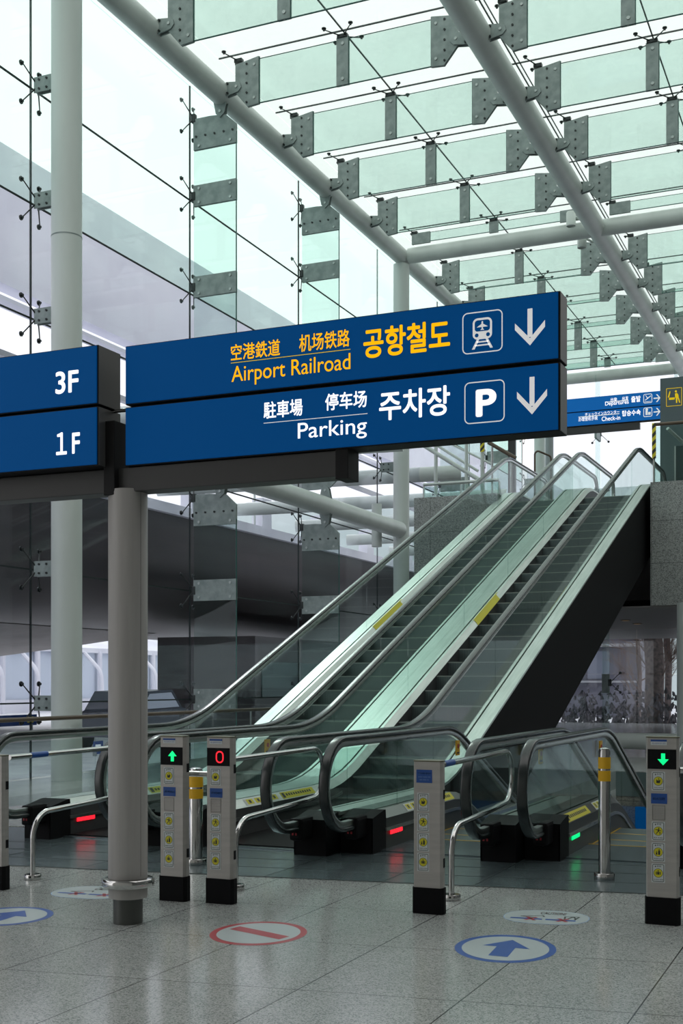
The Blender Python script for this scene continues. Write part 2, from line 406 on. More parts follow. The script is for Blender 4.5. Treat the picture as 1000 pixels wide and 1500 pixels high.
# metal plate strip in front of the escalators
mb = MB(); mb.prism([(-8.6, yedge(-8.6)), (PX1, yedge(PX1)), (PX1, ycomb(PX1)), (-8.6, ycomb(-8.6))], 'Z', -.25, .002)
struct('floor_plate', mb, M['plate'])
mb = MB()
for X in (-6.9, -5.9, -4.33, -3.4, -2.72, -1.0):
    mb.box((X, yedge(X)+.02, .002), (X+.006, ycomb(X), .0035))
for k in range(1, 4):
    o = k*.46
    mb.prism([(-8.6, yedge(-8.6)+o), (PX1, yedge(PX1)+o), (PX1, yedge(PX1)+o+.007), (-8.6, yedge(-8.6)+o+.007)], 'Z', .002, .0035)
mb.prism([(-8.6, yedge(-8.6)-.006), (PX1, yedge(PX1)-.006), (PX1, yedge(PX1)+.006), (-8.6, yedge(-8.6)+.006)], 'Z', .001, .0042)
struct('trim_1', mb, M['gasket'])
# lower level
mb = MB(); mb.box((-9, 10, -5.7), (9, 46, -5.45)); struct('floor_lower', mb, M['lowwall'])
mb = MB(); mb.box((PX0-.25, 11.0, -5.45), (PX0, 46, -.3)); struct('wall_pit_left', mb, M['hallwall'])
mb = MB(); mb.box((PX0, PY1, -1.25), (PX1+3, PY1+.3, -.3)); struct('wall_pit_far', mb, M['lowwall'])
mb = MB(); mb.box((PX0, 30, -5.45), (9, 30.3, -.3)); struct('wall_lower_back', mb, M['hallwall'])
# exterior ground
mb = MB(); mb.box((-150, -30, -.6), (-12.5, 160, -.25)); mb.box((-12.5, 46.5, -.6), (120, 160, -.25)); struct('ground', mb, M['asphalt'])

# hall behind the camera (solid ceiling and walls shade the near side)
mb = MB(); mb.box((-12.3, -4.3, 0), (9.3, -4, 14)); struct('wall_back', mb, M['hallwall'])
mb = MB(); mb.box((9, -4, 0), (9.3, 46, 14)); struct('wall_right', mb, mat('right_wall_panel', (.13, .13, .13), .5))
mb = MB(); mb.box((-12.3, -4.3, 13.4), (9.3, 2.5, 13.7)); struct('ceiling', mb, M['ceil'])

# ============================================================ upper level slab
UZ = 5.4
mb = MB(); mb.box((-9.38, 25.7, 3.08), (-7.5, 27.2, 5.6)); struct('wall_slab_left', mb, M['granwall'])
mb = MB(); mb.box((-4.22, 25.7, 3.08), (9, 27.2, 5.62)); struct('wall_slab_right', mb, M['granwall'])
mb = MB(); mb.box((-9.38, 27.2, 3.3), (9, 44, UZ)); mb.box((-7.5, 26.9, 4.2), (-4.22, 27.2, UZ)); mb.box((-12.0, 33, 5.0), (-9.38, 44, UZ)); struct('floor_upper', mb, M['soffit'])
mb = MB(); mb.box((-9.38, 25.72, 3.05), (9, 44, 3.08)); struct('ceiling_lower', mb, M['soffit'])

# ============================================================ left glass wall
XW = -12.1
JY = [10.83, 15.7, 20.57, 25.44, 30.31, 35.18, 40.05, 44.92]
SEAM = [0, 1.18, 3.27, 5.4, 7.2, 9.0, 10.8, 13.0]
wi = 1
for a, b in zip([6.0]+JY, JY):
    for z0, z1 in zip(SEAM, SEAM[1:]):
        if b < 11 and z0 > 0 and False: continue
        mb = MB(); mb.box((XW-.012, a+.012, z0+.012), (XW+.012, b-.012, z1-.012))
        struct('window_%d' % wi, mb, M['wallup'] if z0 >= 8.9 else M['walllow']); wi += 1
# gaskets in the joints of the left wall
ti = 2
mb = MB()
for y in JY: mb.box((XW-.013, y-.012, 0), (XW+.013, y+.012, 13.0))
for z in SEAM[1:-1]: mb.box((XW-.012, 6, z-.012), (XW+.012, 44.9, z+.012))
struct('trim_%d' % ti, mb, M['gasket']); ti += 1

# ============================================================ tubes and columns
TZ = 12.7; TX = [-11.4, -6.28, -1.16]; CYB = [1.1, 15.7, 30.31, 44.92]
def tubeobj(name, a, b, r, label, cat, extra=None, group=None, m='white'):
    o = MB(); base = Vector(a); b_ = Vector(b)-base
    o.cyl((0, 0, 0), b_, r, seg=32)
    if extra: extra(o)
    ob = o.build(name, M[m]); ob.location = base; return tag(ob, label, cat, group)
tubeobj('roof_beam', (TX[0], 1, TZ), (TX[0], 46, TZ), .21, 'white round roof beam on the left, carried by the tall white columns', 'beam', group='white tubes of the glass roof')
tubeobj('roof_beam', (TX[1], 1, TZ), (TX[1], 46, TZ), .23, 'white round roof beam running down the middle right of the glass roof', 'beam', group='white tubes of the glass roof')
tubeobj('roof_beam', (TX[2], 1, TZ), (TX[2], 46, TZ), .23, 'white round roof beam outermost right, beyond the photo edge', 'beam', group='white tubes of the glass roof')
for i, y in enumerate(CYB[1:]):
    tubeobj('cross_beam', (TX[0]+.2, y, TZ), (9, y, TZ), .20 if i else .2,
            ['white round cross beam nearest overhead', 'white round cross beam with two small spotlights, meeting the column head', 'white round cross beam farthest back above the upper floor'][i], 'beam', group='white cross beams')
tubeobj('lower_wall_beam', (TX[0], 3, 5.5), (TX[0], 30.1, 5.5), .21, 'white round beam running along the glass wall behind the big blue sign', 'beam')
def column(x, y, r, z1, label):
    o = MB(); o.cyl((0, 0, 0), (0, 0, z1), r, seg=40)
    e = empty('white_column', (x, y, 0), label, 'column', 'tall white columns')
    o.build('shaft', M['white'], e)
    k = MB(); k.cyl((0, 0, 8.35), (0, 0, 8.37), r+.003, seg=40); k.build('weld_ring', M['steelplate'], e)
    return e
column(-11.42, 15.7, .235, 12.5, 'thick white round column at far left beside the glass wall')
column(-11.42, 30.31, .21, 12.5, 'slimmer white round column meeting the roof beam joint behind the blue sign')
column(-11.42, 44.92, .21, 12.5, 'most distant white column beyond the escalator tops')
# stub at the second column
e = empty('beam_stub', (-11.75, 29.4, 5.0), 'short white vertical stub beside the second column at the lower beam end', 'stub')
o = MB(); o.cyl((0, 0, 0), (0, 0, 1.1), .13); o.build('stub_body', M['white'], e)
column(-8.9, 37.6, .11, 0.01, 'tmp')
bpy.data.objects.remove([x for x in COL.objects if x.get('label') == 'tmp'][0].children[0])
# (thin grey post on the upper floor)
for x in [x for x in COL.objects if x.get('label') == 'tmp']:
    for ch in list(x.children): bpy.data.objects.remove(ch)
    bpy.data.objects.remove(x)
o = MB(); o.cyl((0, 0, 0), (0, 0, 7.0), .13); ob = o.build('grey_post', mat('grey_post_paint', (.30, .33, .34), .4)); ob.location = (-9.6, 39, UZ)
tag(ob, 'slim grey round post on the upper floor above the second escalator', 'post')
# spotlights at the crossing
def spot(px, py, Y, label):
    p = onY(px, py, Y); e = empty('spotlight', p, label, 'light', 'small white spotlights on the cross beam')
    a = MB(); a.lathe([(.02, .18), (.10, .175), (.115, .15), (.115, -.17), (.10, -.18), (.098, -.15), (.001, -.12)], seg=24); a.build('lamp_housing', M['white'], e)
    b = MB(); b.cyl((.08, .0, .06), (.2, .35, .06), .03); b.build('bracket', M['white'], e)
spot(836, 321, 29.85, 'small white cylinder spotlight hanging in front of the cross beam')
spot(852, 353, 30.8, 'small white cylinder spotlight behind and below the cross beam')

# ============================================================ spider fittings
def spider(arms, hub=(.09, .07, .12)):
    """returns MB with hub at origin and arms to target vectors, each ending in a disc"""
    o = MB(); o.box((-hub[0]/2, -hub[1]/2, -hub[2]/2), (hub[0]/2, hub[1]/2, hub[2]/2), .008)
    for v, nrm in arms:
        v = Vector(v); nrm = Vector(nrm)
        o.cyl((0, 0, 0), v-nrm*.03, .013, .009, seg=8); o.cyl(v-nrm*.05, v-nrm*.015, .02, seg=12); o.cyl(v-nrm*.018, v, .042, seg=16)
    return o
# ============================================================ roof fins and roof glass
RZ = 13.32
FY = [18.05+2.41*k-2.41*3 for k in range(0, 15)]
def plate_poly(sg):  # end plate, u outward from the tube centre
    return [(sg*u, w) for u, w in ((.86, .50), (.86, -.38), (.62, -.40), (.37, -.10), (.37, .43), (.60, .46))]
def bolts(o, pts, r, dy, m):
    o.mi = m
    for u, w in pts:
        o.cyl((u, -dy-.014, w), (u, dy+.014, w), r, seg=10)
    o.mi = 0
def end_plate(sg):
    o = MB(); o.prism(plate_poly(sg), 'Y', -.032, .032)
    bolts(o, [(sg*.61, w) for w in (.40, .22, .04, -.14, -.32)], .020, .034, 1)
    bolts(o, [(sg*.77, .36), (sg*.77, -.26)], .026, .034, 2)
    o.mi = 3; o.box((sg*.86, -.014, -.38), (sg*.872, .014, .50)); o.mi = 0
    return o
def lug(sg):
    o = MB(); pts = [(sg*.18, .13), (sg*.18, -.13), (sg*.44, -.09), (sg*.50, -.02), (sg*.48, .06), (sg*.40, .10)]
    o.prism(pts, 'Y', -.055, -.033); o.prism(pts, 'Y', .033, .055)
    bolts(o, [(sg*.40, .01)], .026, .056, 1); o.mi = 2
    o.cyl((sg*.22, -.085, .09), (sg*.22, -.05, .09), .02, seg=8); o.cyl((sg*.22, -.085, -.09), (sg*.22, -.05, -.09), .02, seg=8); o.mi = 0
    return o
def roof_fin(bay, y, label, short=False):
    xa, xb = TX[bay], TX[bay]+5.12
    xm = (xa+xb)/2
    e = empty('roof_glass_fin', (xm, y, TZ), label, 'roof fin', 'glass fins hanging under the roof')
    h = (xb-xa)/2
    for sg, x0, x1 in ((1, -h+.80, -.02), (-1, .02, h-.80)):
        zb = .24 if short else -.36
        p = MB(); p.box((x0, -.012, zb), (x1, .012, .46)); p.mi = 1; p.box((x0, -.014, zb-.012), (x1, .014, zb)); p.box((x0, -.012, .46), (x1, .012, .464)); p.mi = 0
        p.build('fin_pane', [M['finglass'], M['gedge']], e)
    return e, h
protoL = MB
def make_fin(bay, y, label):
    short = min(abs(y-c) for c in CYB) < .5
    e, h = roof_fin(bay, y, label, short)
    if short:
        o = MB(); o.box((-.115, -.03, .2), (.115, .03, .50)); o.build('splice_plate', M['steelplate'], e)
        ob = link('spider_fitting', FM['spm'], e); ob.location = (0, 0, .52)
        for sg, x in ((1, -h), (-1, h)):
            ob = link('spider_fitting', FM['sp%d' % sg], e); ob.location = (x+sg*.43, 0, .50)
            o = MB(); o.box((x+sg*.36, -.03, .2), (x+sg*.86, .03, .48)); o.build('end_plate', M['steelplate'], e)
        return e
    for sg, x in ((1, -h), (-1, h)):
        ob = link('end_plate', FM['plate%d' % sg], e); ob.location = (x, 0, 0)
        ob = link('lug', FM['lug%d' % sg], e); ob.location = (x, 0, 0)
        ob = link('spider_fitting', FM['sp%d' % sg], e); ob.location = (x+sg*.43, 0, .50)
    link('splice_plate', FM['splice'], e)
    ob = link('spider_fitting', FM['spm'], e); ob.location = (0, 0, .52)
    return e
FM = {}
tmp = []
def keep(key, o, mats):
    ob = o.build(key, mats); FM[key] = ob.data; bpy.data.objects.remove(ob)
for sg in (1, -1):
    keep('plate%d' % sg, end_plate(sg), [M['steelplate'], M['bolt'], M['boltlight'], M['gedge']])
    keep('lug%d' % sg, lug(sg), [M['steelplate'], M['boltlight'], M['bolt']])
    keep('sp%d' % sg, spider([((sg*-.18, -.26, .10), (0, 0, 1)), ((sg*-.18, .26, .10), (0, 0, 1))], (.16, .10, .07)), M['darkmetal'])
o = MB(); o.box((-.115, -.03, -.37), (.115, .03, .50)); bolts(o, [(0.01, .38), (0.01, -.26)], .03, .032, 1); o.mi = 2; o.box((.115, -.014, -.38), (.128, .014, .5)); o.mi = 0
keep('splice', o, [M['steelplate'], M['boltlight'], M['gedge']])
keep('spm', spider([((a*.26, b*.26, .08), (0, 0, 1)) for a in (-1, 1) for b in (-1, 1)], (.20, .10, .07)), M['darkmetal'])
BN = ['left of the middle beam', 'right of the middle beam']
for bay in (0, 1):
    for k, y in enumerate(FY):
        if k < 3+bay: continue
        make_fin(bay, y, '%s glass roof fin from the photo top, %s' % (['topmost']+ORD[1:], ORD)[0][k-3-bay].join(['', '']) if False else '%s glass roof fin counted from the photo top, %s' % ((['topmost']+ORD[1:])[k-3-bay], BN[bay]))
for bay in (0, 1, 2):
    x0 = TX[bay]; xs = [x0, x0+2.56, x0+5.12]
    for xa, xb in zip(xs, xs[1:]):
        for a, b in zip([8.0]+FY, FY+[46.0]):
            if xa > 2: b = b
            o = MB(); o.box((xa+.012, a+.012, RZ), (xb-.012, b-.012, RZ+.02)); struct('window_%d' % wi, o, M['roofglass']); wi += 1
o = MB()
for y in FY: o.box((TX[0], y-.011, RZ-.002), (9, y+.011, RZ+.022))
for bay in (0, 1, 2):
    for j, x in enumerate((TX[bay], TX[bay]+2.56)):
        if bay or j: o.box((x-.011, 8, RZ-.002), (x+.011, 46, RZ+.022))
    if bay: o.box((TX[bay]+.07, 8, RZ-.002), (TX[bay]+.085, 46, RZ+.022))
struct('trim_%d' % ti, o, M['gasket']); ti += 1
# eave pane between roof and left wall
o = MB(); o.box((XW, 8, RZ), (TX[0]-.012, 46, RZ+.02)); struct('window_%d' % wi, o, M['roofglass']); wi += 1
o = MB(); o.box((XW-.012, 6, 13.0), (XW+.012, 46, RZ)); struct('window_%d' % wi, o, M['wallup']); wi += 1

# ============================================================ wall fins
WS = spider([((-.16, b*.22, c*.30), (-1, 0, 0)) for b in (-1, 1) for c in (-1, 1)], (.09, .09, .16)); keep('ws', WS, M['darkmetal'])
def wplate(z, h=.40):
    o = MB(); o.box((.10, -.03, z-h/2), (1.02, .03, z+h/2))
    bolts(o, [(.22, z+h*.33), (.22, z-h*.33), (.90, z+h*.33), (.90, z-h*.33)], .026, .032, 1); return o
def wbracket(z, sg):
    """plate with tapered top towards the tube; sg=+1 tube above the plate"""
    o = MB(); pts = [(.10, z-sg*.27), (1.02, z-sg*.27), (1.02, z+sg*.10), (.80, z+sg*.30), (.46, z+sg*.33), (.10, z+sg*.33)]
    o.prism(pts, 'Y', -.03, .03)
    bolts(o, [(u, z-sg*.02) for u in (.16, .36, .56, .76, .95)], .02, .034, 2); bolts(o, [(.22, z-sg*.2), (.90, z-sg*.2)], .026, .032, 1)
    return o
def wlug(z, zt, sg):
    o = MB(); pts = [(.52, zt), (.86, zt), (.78, z+sg*.08), (.69, z+sg*.0), (.60, z+sg*.08)]
    o.prism(pts, 'Y', -.055, -.033); o.prism(pts, 'Y', .033, .055); bolts(o, [(.69, z+sg*.12)], .028, .056, 1); return o
MS = [M['steelplate'], M['boltlight'], M['bolt']]
WL = {1: 'between the thick column and the sign post', 2: 'just right of centre left, behind the blue sign end', }
for j, y in enumerate(JY):
    if y in (15.7, 30.31, 44.92) or j == 0:
        # the column takes the place of the fin: short brackets
        for i, z in enumerate((1.18, 3.27, 7.2, 9.0, 10.8)):
            if j == 0: continue
            e = empty('wall_bracket', (XW, y, z), 'steel spider bracket, %s up on the %s' % (['lowest', 'second', 'third', 'fourth', 'fifth'][i], {1: 'thick left column', 4: 'second column', 7: 'most distant column'}[j]), 'bracket', 'spider brackets on the columns')
            p = MB(); p.box((.10, -.05, -.12), (.60, -.035, .12)); p.box((.10, .035, -.12), (.60, .05, .12))
            bolts(p, [(.20, .07), (.20, -.07), (.34, .07), (.34, -.07)], .018, .052, 2); p.build('plate', MS, e)
            s = link('spider_fitting', FM['ws'], e); s.location = (.14, 0, 0)
        continue
    e = empty('wall_glass_fin', (XW, y, 0), 'tall glass fin of the left wall, %s right of the thick column' % {2: 'first', 3: 'second', 5: 'third', 6: 'fourth'}[j], 'wall fin', 'glass fins of the left wall')
    for z0, z1 in ((.02, 4.6), (6.35, 11.95)):
        p = MB(); p.box((.10, -.012, z0), (1.01, .012, z1)); p.mi = 1; p.box((1.01, -.014, z0), (1.022, .014, z1)); p.mi = 0
        p.build('fin_pane', [M['wallfin'], M['gedge']], e)
    for z in (1.18, 3.27, 7.45, 9.1, 10.85):
        wplate(z).build('splice_plate', MS, e)
        s = link('spider_fitting', FM['ws'], e); s.location = (.09, 0, z)
    wbracket(4.78, 1).build('end_plate', MS, e); wlug(5.02, 5.5, 1).build('lug', MS, e)
    wbracket(6.22, -1).build('end_plate', MS, e); wlug(5.98, 5.5, -1).build('lug', MS, e)
    wbracket(12.0, 1).build('end_plate', MS, e); wlug(12.25, 12.7, 1).build('lug', MS, e)
    for z in (5.05, 12.35):
        s = link('spider_fitting', FM['ws'], e); s.location = (.09, 0, z)

# ============================================================ ESCALATORS
SL = .40                       # slope of the incline
def arc(cy, cz, r, a0, a1, n=14): return [(0, cy+r*math.cos(a0+(a1-a0)*k/n), cz+r*math.sin(a0+(a1-a0)*k/n)) for k in range(n+1)]
KU, KD, TOP, DSH = 2.79, 2.6, 16.35, .53
def rail_path(up):
    R = .385; ZC = .64; ZT = ZC+R
    lo = [(0, .10, ZC-R), (0, -.40, ZC-R)]+arc(-.40, ZC, R, -PI/2, -1.5*PI)[1:]
    if up:
        body = fillet([(0, -.40, ZT), (0, KU, ZT), (0, TOP, ZT+UZ), (0, TOP+3.2, ZT+UZ)], [3.2, 2.2], 14)
        hi = arc(TOP+3.2, ZC+UZ, R, PI/2, -PI/2)[1:]+[(0, TOP+2.8, ZC+UZ-R)]
    else:
        body = fillet([(0, -.40, ZT), (0, KD, ZT), (0, KD+13.5, ZT-UZ), (0, KD+14.5, ZT-UZ)], [1.8, 2.2], 14)
        hi = []
    return [Vector(p) for p in lo+[tuple(q) for q in body[1:]]+hi]
def profile(up, off, y0, y1, n=60, sh=None):
    """z of a line parallel to the walking line, 'off' above the floor, sampled"""
    sh = (DSH if (up and off > .1) else 0) if sh is None else sh
    ln = fillet([(0, -3, 0), (0, KU+sh, 0), (0, TOP+sh, UZ), (0, TOP+6, UZ)] if up else [(0, -3, 0), (0, KD, 0), (0, KD+13.5, -UZ), (0, KD+20, -UZ)], [3.2, 2.2] if up else [1.8, 2.2], 14)
    ys = sorted(set([y0+(y1-y0)*k/n for k in range(n+1)])); out = []
    for y in ys:
        for a, b in zip(ln, ln[1:]):
            if a[1] <= y <= b[1] and b[1] > a[1]:
                z = a[2]+(b[2]-a[2])*(y-a[1])/(b[1]-a[1]); break
        out.append((y, z+off))
    return out
HW = .605        # half distance between handrails
DZ = .36
def mk_step_mesh():
    o = MB(); w = HW-.10
    o.box((-w, 0, -.20), (w, .50, 0))
    o.mi = 1; o.box((-w, -.002, -.022), (w, .025, .0015)); o.box((-w, .0, -.01), (-w+.03, .5, .0015)); o.box((w-.03, .0, -.01), (w, .5, .0015)); o.mi = 0
    return o
keep('step', mk_step_mesh(), [M['step'], M['stepyellow']])
def mk_step_up():
    o = MB(); w = HW-.10
    o.box((-w, 0, -.20), (w, .50, 0)); o.mi = 1; o.box((-w, -.003, -.014), (w, .01, .001)); return o
keep('stepu', mk_step_up(), [M['step'], mat('step_nose', (.32, .36, .33), .5)])
HR = rsec(.085, .045, .02, 4, oz=.0)
GD = rsec(.06, .05, .01, 2, oz=0)
def picto(o, x, z, w, h, y, kind, mW, mY, mK):
    """warning sticker in XZ plane: white card, dark outline, yellow disc with figure"""
    o.mi = mW; poly(o, [(x-w/2, z-h/2), (x+w/2, z-h/2), (x+w/2, z+h/2), (x-w/2, z+h/2)], y)
    o.mi = mK; ring(o, x-w*.43, x+w*.43, z-h*.46, z+h*.46, w*.1, w*.04, y-.0006)
    disc(o, x, z, w*.345, w*.345, y-.0006, 20)
    o.mi = mY; disc(o, x, z, w*.315, w*.315, y-.0010, 20)
    o.mi = mK; yy = y-.0014
    if kind == 0:      # raised hand
        poly(o, [(x-w*.14, z-w*.14), (x+w*.10, z-w*.16), (x+w*.16, z+w*.0), (x+w*.16, z+w*.12), (x+w*.06, z+w*.05), (x-w*.03, z+w*.04), (x-w*.14, z+w*.14)], yy)
        poly(o, [(x+w*.02, z+w*.05), (x+w*.06, z+w*.05), (x+w*.06, z+w*.24), (x+w*.02, z+w*.24)], yy)
    elif kind == 1:    # running figure
        disc(o, x+w*.04, z+w*.2, w*.05, w*.05, yy, 10)
        poly(o, [(x-w*.05, z-w*.02), (x+w*.06, z-w*.04), (x+w*.08, z+w*.13), (x-w*.02, z+w*.14)], yy)
        poly(o, [(x-w*.22, z+w*.08), (x-w*.02, z+w*.08), (x-w*.0, z+w*.12), (x-w*.2, z+w*.14)], yy)
        poly(o, [(x+w*.04, z+w*.06), (x+w*.22, z+w*.0), (x+w*.22, z+w*.04), (x+w*.06, z+w*.12)], yy)
        poly(o, [(x-w*.05, z-w*.03), (x-w*.18, z-w*.20), (x-w*.13, z-w*.23), (x+w*.0, z-w*.05)], yy)
        poly(o, [(x+w*.0, z-w*.04), (x+w*.12, z-w*.12), (x+w*.08, z-w*.24), (x+w*.13, z-w*.24), (x+w*.18, z-w*.1), (x+w*.06, z-w*.03)], yy)
    elif kind == 2:    # adult with child
        disc(o, x+w*.07, z+w*.17, w*.05, w*.05, yy, 10); poly(o, [(x+w*.0, z-w*.2), (x+w*.14, z-w*.2), (x+w*.15, z+w*.11), (x+w*.0, z+w*.11)], yy)
        disc(o, x-w*.12, z+w*.02, w*.04, w*.04, yy, 10); poly(o, [(x-w*.17, z-w*.2), (x-w*.07, z-w*.2), (x-w*.07, z-w*.03), (x-w*.17, z-w*.03)], yy)
    else:              # figure on the step
        disc(o, x, z+w*.16, w*.05, w*.05, yy, 10); poly(o, [(x-w*.07, z-w*.12), (x+w*.07, z-w*.12), (x+w*.08, z+w*.09), (x-w*.08, z+w*.09)], yy)
        poly(o, [(x-w*.17, z-w*.12), (x-w*.11, z-w*.12), (x-w*.11, z+w*.1), (x-w*.17, z+w*.1)], yy); poly(o, [(x+w*.11, z-w*.12), (x+w*.17, z-w*.12), (x+w*.17, z+w*.1), (x+w*.11, z+w*.1)], yy)
    text_in(o, '주의', x-w*.12, x+w*.2, z+h*.31, z+h*.40, y-.0008, .02)
    poly(o, [(x-w*.26, z+h*.31), (x-w*.15, z+h*.31), (x-w*.205, z+h*.405)], y-.0008)
    text_in(o, ['기대지 마세요', '뛰지 마세요', '어린이 보호', '안전선 안에'][kind], x-w*.34, x+w*.34, z-h*.385, z-h*.31, y-.0008, .02)
    o.mi = mW

def escalator(X, yf, up, label, left_light, deck_m='deckmid'):
    """X = centre line, yf = front of the newel boxes"""
    e = empty('escalator', (X, yf, 0), label, 'escalator', 'escalators side by side')
    end = TOP+3.2 if up else KD+13.5
    path = rail_path(up)
    for sd in (-1, 1):
        x = sd*HW
        o = MB(); o.sweep([p+Vector((x, 0, 0)) for p in path], HR)
        o.build('handrail', M['rubber'], e)
        # steel guide under the rubber, on the inner side of the loop
        n = len(path); g = []
        for i, p in enumerate(path):
            d = (path[min(i+1, n-1)]-path[max(i-1, 0)]).normalized(); nrm = Vector((1, 0, 0)).cross(d)
            g.append(p - nrm*.045*(1 if True else 1)+Vector((x, 0, 0)))
        g[0] = Vector((g[0].x, -.06, g[0].z))
        o = MB(); o.sweep(g, GD); o.build('handrail_guide', M['steel'], e)
        # glass: newel piece + panels
        o = MB(); R = .30
        pts = [(0.0, DZ-.02)]+[(-.40+R*math.cos(a), .64+R*math.sin(a)) for a in [(-PI/2-.35)-(PI-.35)*k/12 for k in range(13)]]+[(.9, .64+R), (.9, DZ-.02)]
        o.prism(pts, 'X', x-.006, x+.006); o.build('glass_panel', M['balglass'], e)
        lim = 15.5 if not up else TOP+3.2
        brk = [.9]; y = .9+2.45
        while y < lim-.6: brk.append(y); y += 2.45
        brk.append(lim)
        for a, b in zip(brk, brk[1:]):
            top = profile(up, .64+R, a+.006, b-.006, 16, sh=0); bot = profile(up, DZ-.02, a+.006, b-.006, 16)
            o = MB(); o.strip(top, bot, 'X', x-.006, x+.006)
            o.build('glass_panel', M['balglass'], e)
        # deck: outer flat strip, inner slanting strip
        dl = profile(up, DZ, .27, end, 70); dl2 = profile(up, DZ-.03, .27, end, 70)
        o = MB(); o.strip(dl, dl2, 'X', x+sd*.012, x+sd*.194); o.strip(dl, dl2, 'X', x-sd*.012, x-sd*.05)
        # slanted inner face
        d3 = profile(up, DZ-.075, .27, end, 70)
        A = [o.bm.verts.new((x-sd*.05, p[0], p[1])) for p in dl]; B = [o.bm.verts.new((x-sd*.115, p[0], p[1])) for p in d3]
        for i in range(len(A)-1): o._f([A[i], A[i+1], B[i+1], B[i]] if sd > 0 else [A[i+1], A[i], B[i], B[i+1]])
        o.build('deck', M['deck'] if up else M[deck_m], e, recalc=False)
        # skirt
        sk0 = profile(up, DZ-.076, .0, end, 70); sk1 = profile(up, -.25, .0, end, 70)
        sk1 = [(p[0], max(p[1], .0) if p[0] < .9 else p[1]) for p in sk1]
        o = MB(); o.strip(sk0, sk1, 'X', x-sd*.113, x-sd*.105); o.build('skirt_panel', M['skirtflat'] if not up else M['skirt'], e)
        if sd == -1:
            o = MB(); o.strip(profile(up, .20, .3, 3.3, 30), profile(up, .17, .3, 3.3, 30), 'X', x+.115, x+.13); o.build('skirt_brush', M['steel'], e)
        # newel box
        o = MB(); xo = x+sd*.187; xi = x-sd*.118
        o.prism([(0, .002), (.32, .002), (.32, DZ-.07), (.31, DZ+.004), (.27, DZ+.004), (.0, DZ-.045)], 'X', xo, xi)
        o.box((x-.06, -.22, .15), (x+.06, .04, .345), .03)
        o.build('newel_box', M['black'], e)
        o = MB(); o.box((x-.03, -.224, .2), (x-.015, -.219, .22)); o.box((x+.0, -.224, .2), (x+.015, -.219, .22)); o.build('control_button', M['red'], e)
    # cladding of the outer sides (truss)
    if up:
        top = profile(up, DZ-.03, .3, end, 60)
        bot = [(p[0], max(.002, p[1]-1.5)) for p in top]
        o = MB(); 
        for sd in (-1, 1): o.strip(top, bot, 'X', sd*(HW+.15), sd*(HW+.18))
        o.strip([(p[0], p[1]+.02) for p in bot], bot, 'X', -HW-.16, HW+.16)
        o.build('side_cladding', M['clad'], e)
    else:
        top = profile(up, DZ-.03, .3, end, 60); bot = [(p[0], p[1]-1.3) for p in top]
        bot = [(p[0], max(p[1], .0) if p[0] < 1.1 else p[1]) for p in bot]
        o = MB()
        for sd in (-1, 1): o.strip(top, bot, 'X', sd*(HW+.15), sd*(HW+.18))
        o.build('side_cladding', M['skirtflat'], e)
    # comb plate and steps
    w = HW-.11
    o = MB(); o.box((-w, .2, .002), (w, 1.15, .012)); o.mi = 1; o.box((-w, 1.13, .002), (w, 1.155, .014)); o.mi = 0
    o.build('comb_plate', [M['plate'], M['stepyellow']], e)
    k = 0; y = 1.15
    while True:
        zc = profile(up, 0, -2, y+.25, 1)[-1][1]
        if up and y > TOP+.2: break
        if not up and y > 14: break
        if up: q = math.floor(zc/.2+.5)*.2 if False else zc
        s = link('step', FM['stepu' if up else 'step'], e); s.location = (0, y, round(zc/.2)*.2-.004); y += .5; k += 1
    if up:
        o = MB(); o.box((-w, TOP+.25, UZ-.2), (w, TOP+3.4, UZ+.004)); o.build('upper_landing_plate', M['plate'], e)
    # indicator light on the left inner skirt
    o = MB(); xx = -HW+.118
    col = {'r': 'red_e', 'g': 'green_e'}[left_light]
    o.box((xx, .42, .13), (xx+.008, .72, .185), .004)
    ob = o.build('indicator_light', M[col], e); ob['label'] = 'glowing %s indicator' % {'r': 'red', 'g': 'green'}[left_light]
    # stickers on the inner slanted deck (left side)
    def deck_sticker(y0, y1, kind):
        q = MB(); mW, mY, mK = 0, 1, 2
        d = lambda y: profile(up, DZ, -2, y, 1)[-1][1]
        def pt(y, t, up_=0): # t 0 at glass side .. 1 at skirt side
            z0 = d(y); return (-HW+.05+.065*t+up_*.6, y, z0-.075*t+up_*.8)
        def quad(ya, yb, ta, tb, h):
            v = [q.bm.verts.new(pt(a, b, h)) for a, b in ((ya, tb), (yb, tb), (yb, ta), (ya, ta))]; q._f(v)
        q.mi = mY if kind == 'y' else mW; quad(y0, y1, .08, .92, .003)
        if kind == 'y':
            q.mi = mK
            n = 11
            for i in range(n):
                a = y0+(y1-y0)*(.14+.78*i/n); quad(a, a+(y1-y0)*.045, .32, .62, .0045)
            quad(y0+(y1-y0)*.03, y0+(y1-y0)*.10, .2, .8, .0045)
        else:
            for i in range(4):
                a = y0+(y1-y0)*(.05+.235*i); q.mi = mY; quad(a, a+(y1-y0)*.18, .18, .78, .0045)
                q.mi = mK; quad(a+(y1-y0)*.06, a+(y1-y0)*.12, .3, .66, .006)
        q.build('deck_sticker', [M['stick_w'], M['stick_y'], M['stick_ink']], e)
    if up: deck_sticker(1.0, 1.75, 'w'); deck_sticker(1.8, 2.6, 'y')
    elif label.startswith('down escalator nearest'): deck_sticker(.35, 1.25, 'y'); deck_sticker(1.5, 2.1, 'w')
    else: deck_sticker(.9, 1.5, 'w'); deck_sticker(1.55, 2.3, 'y')
    return e
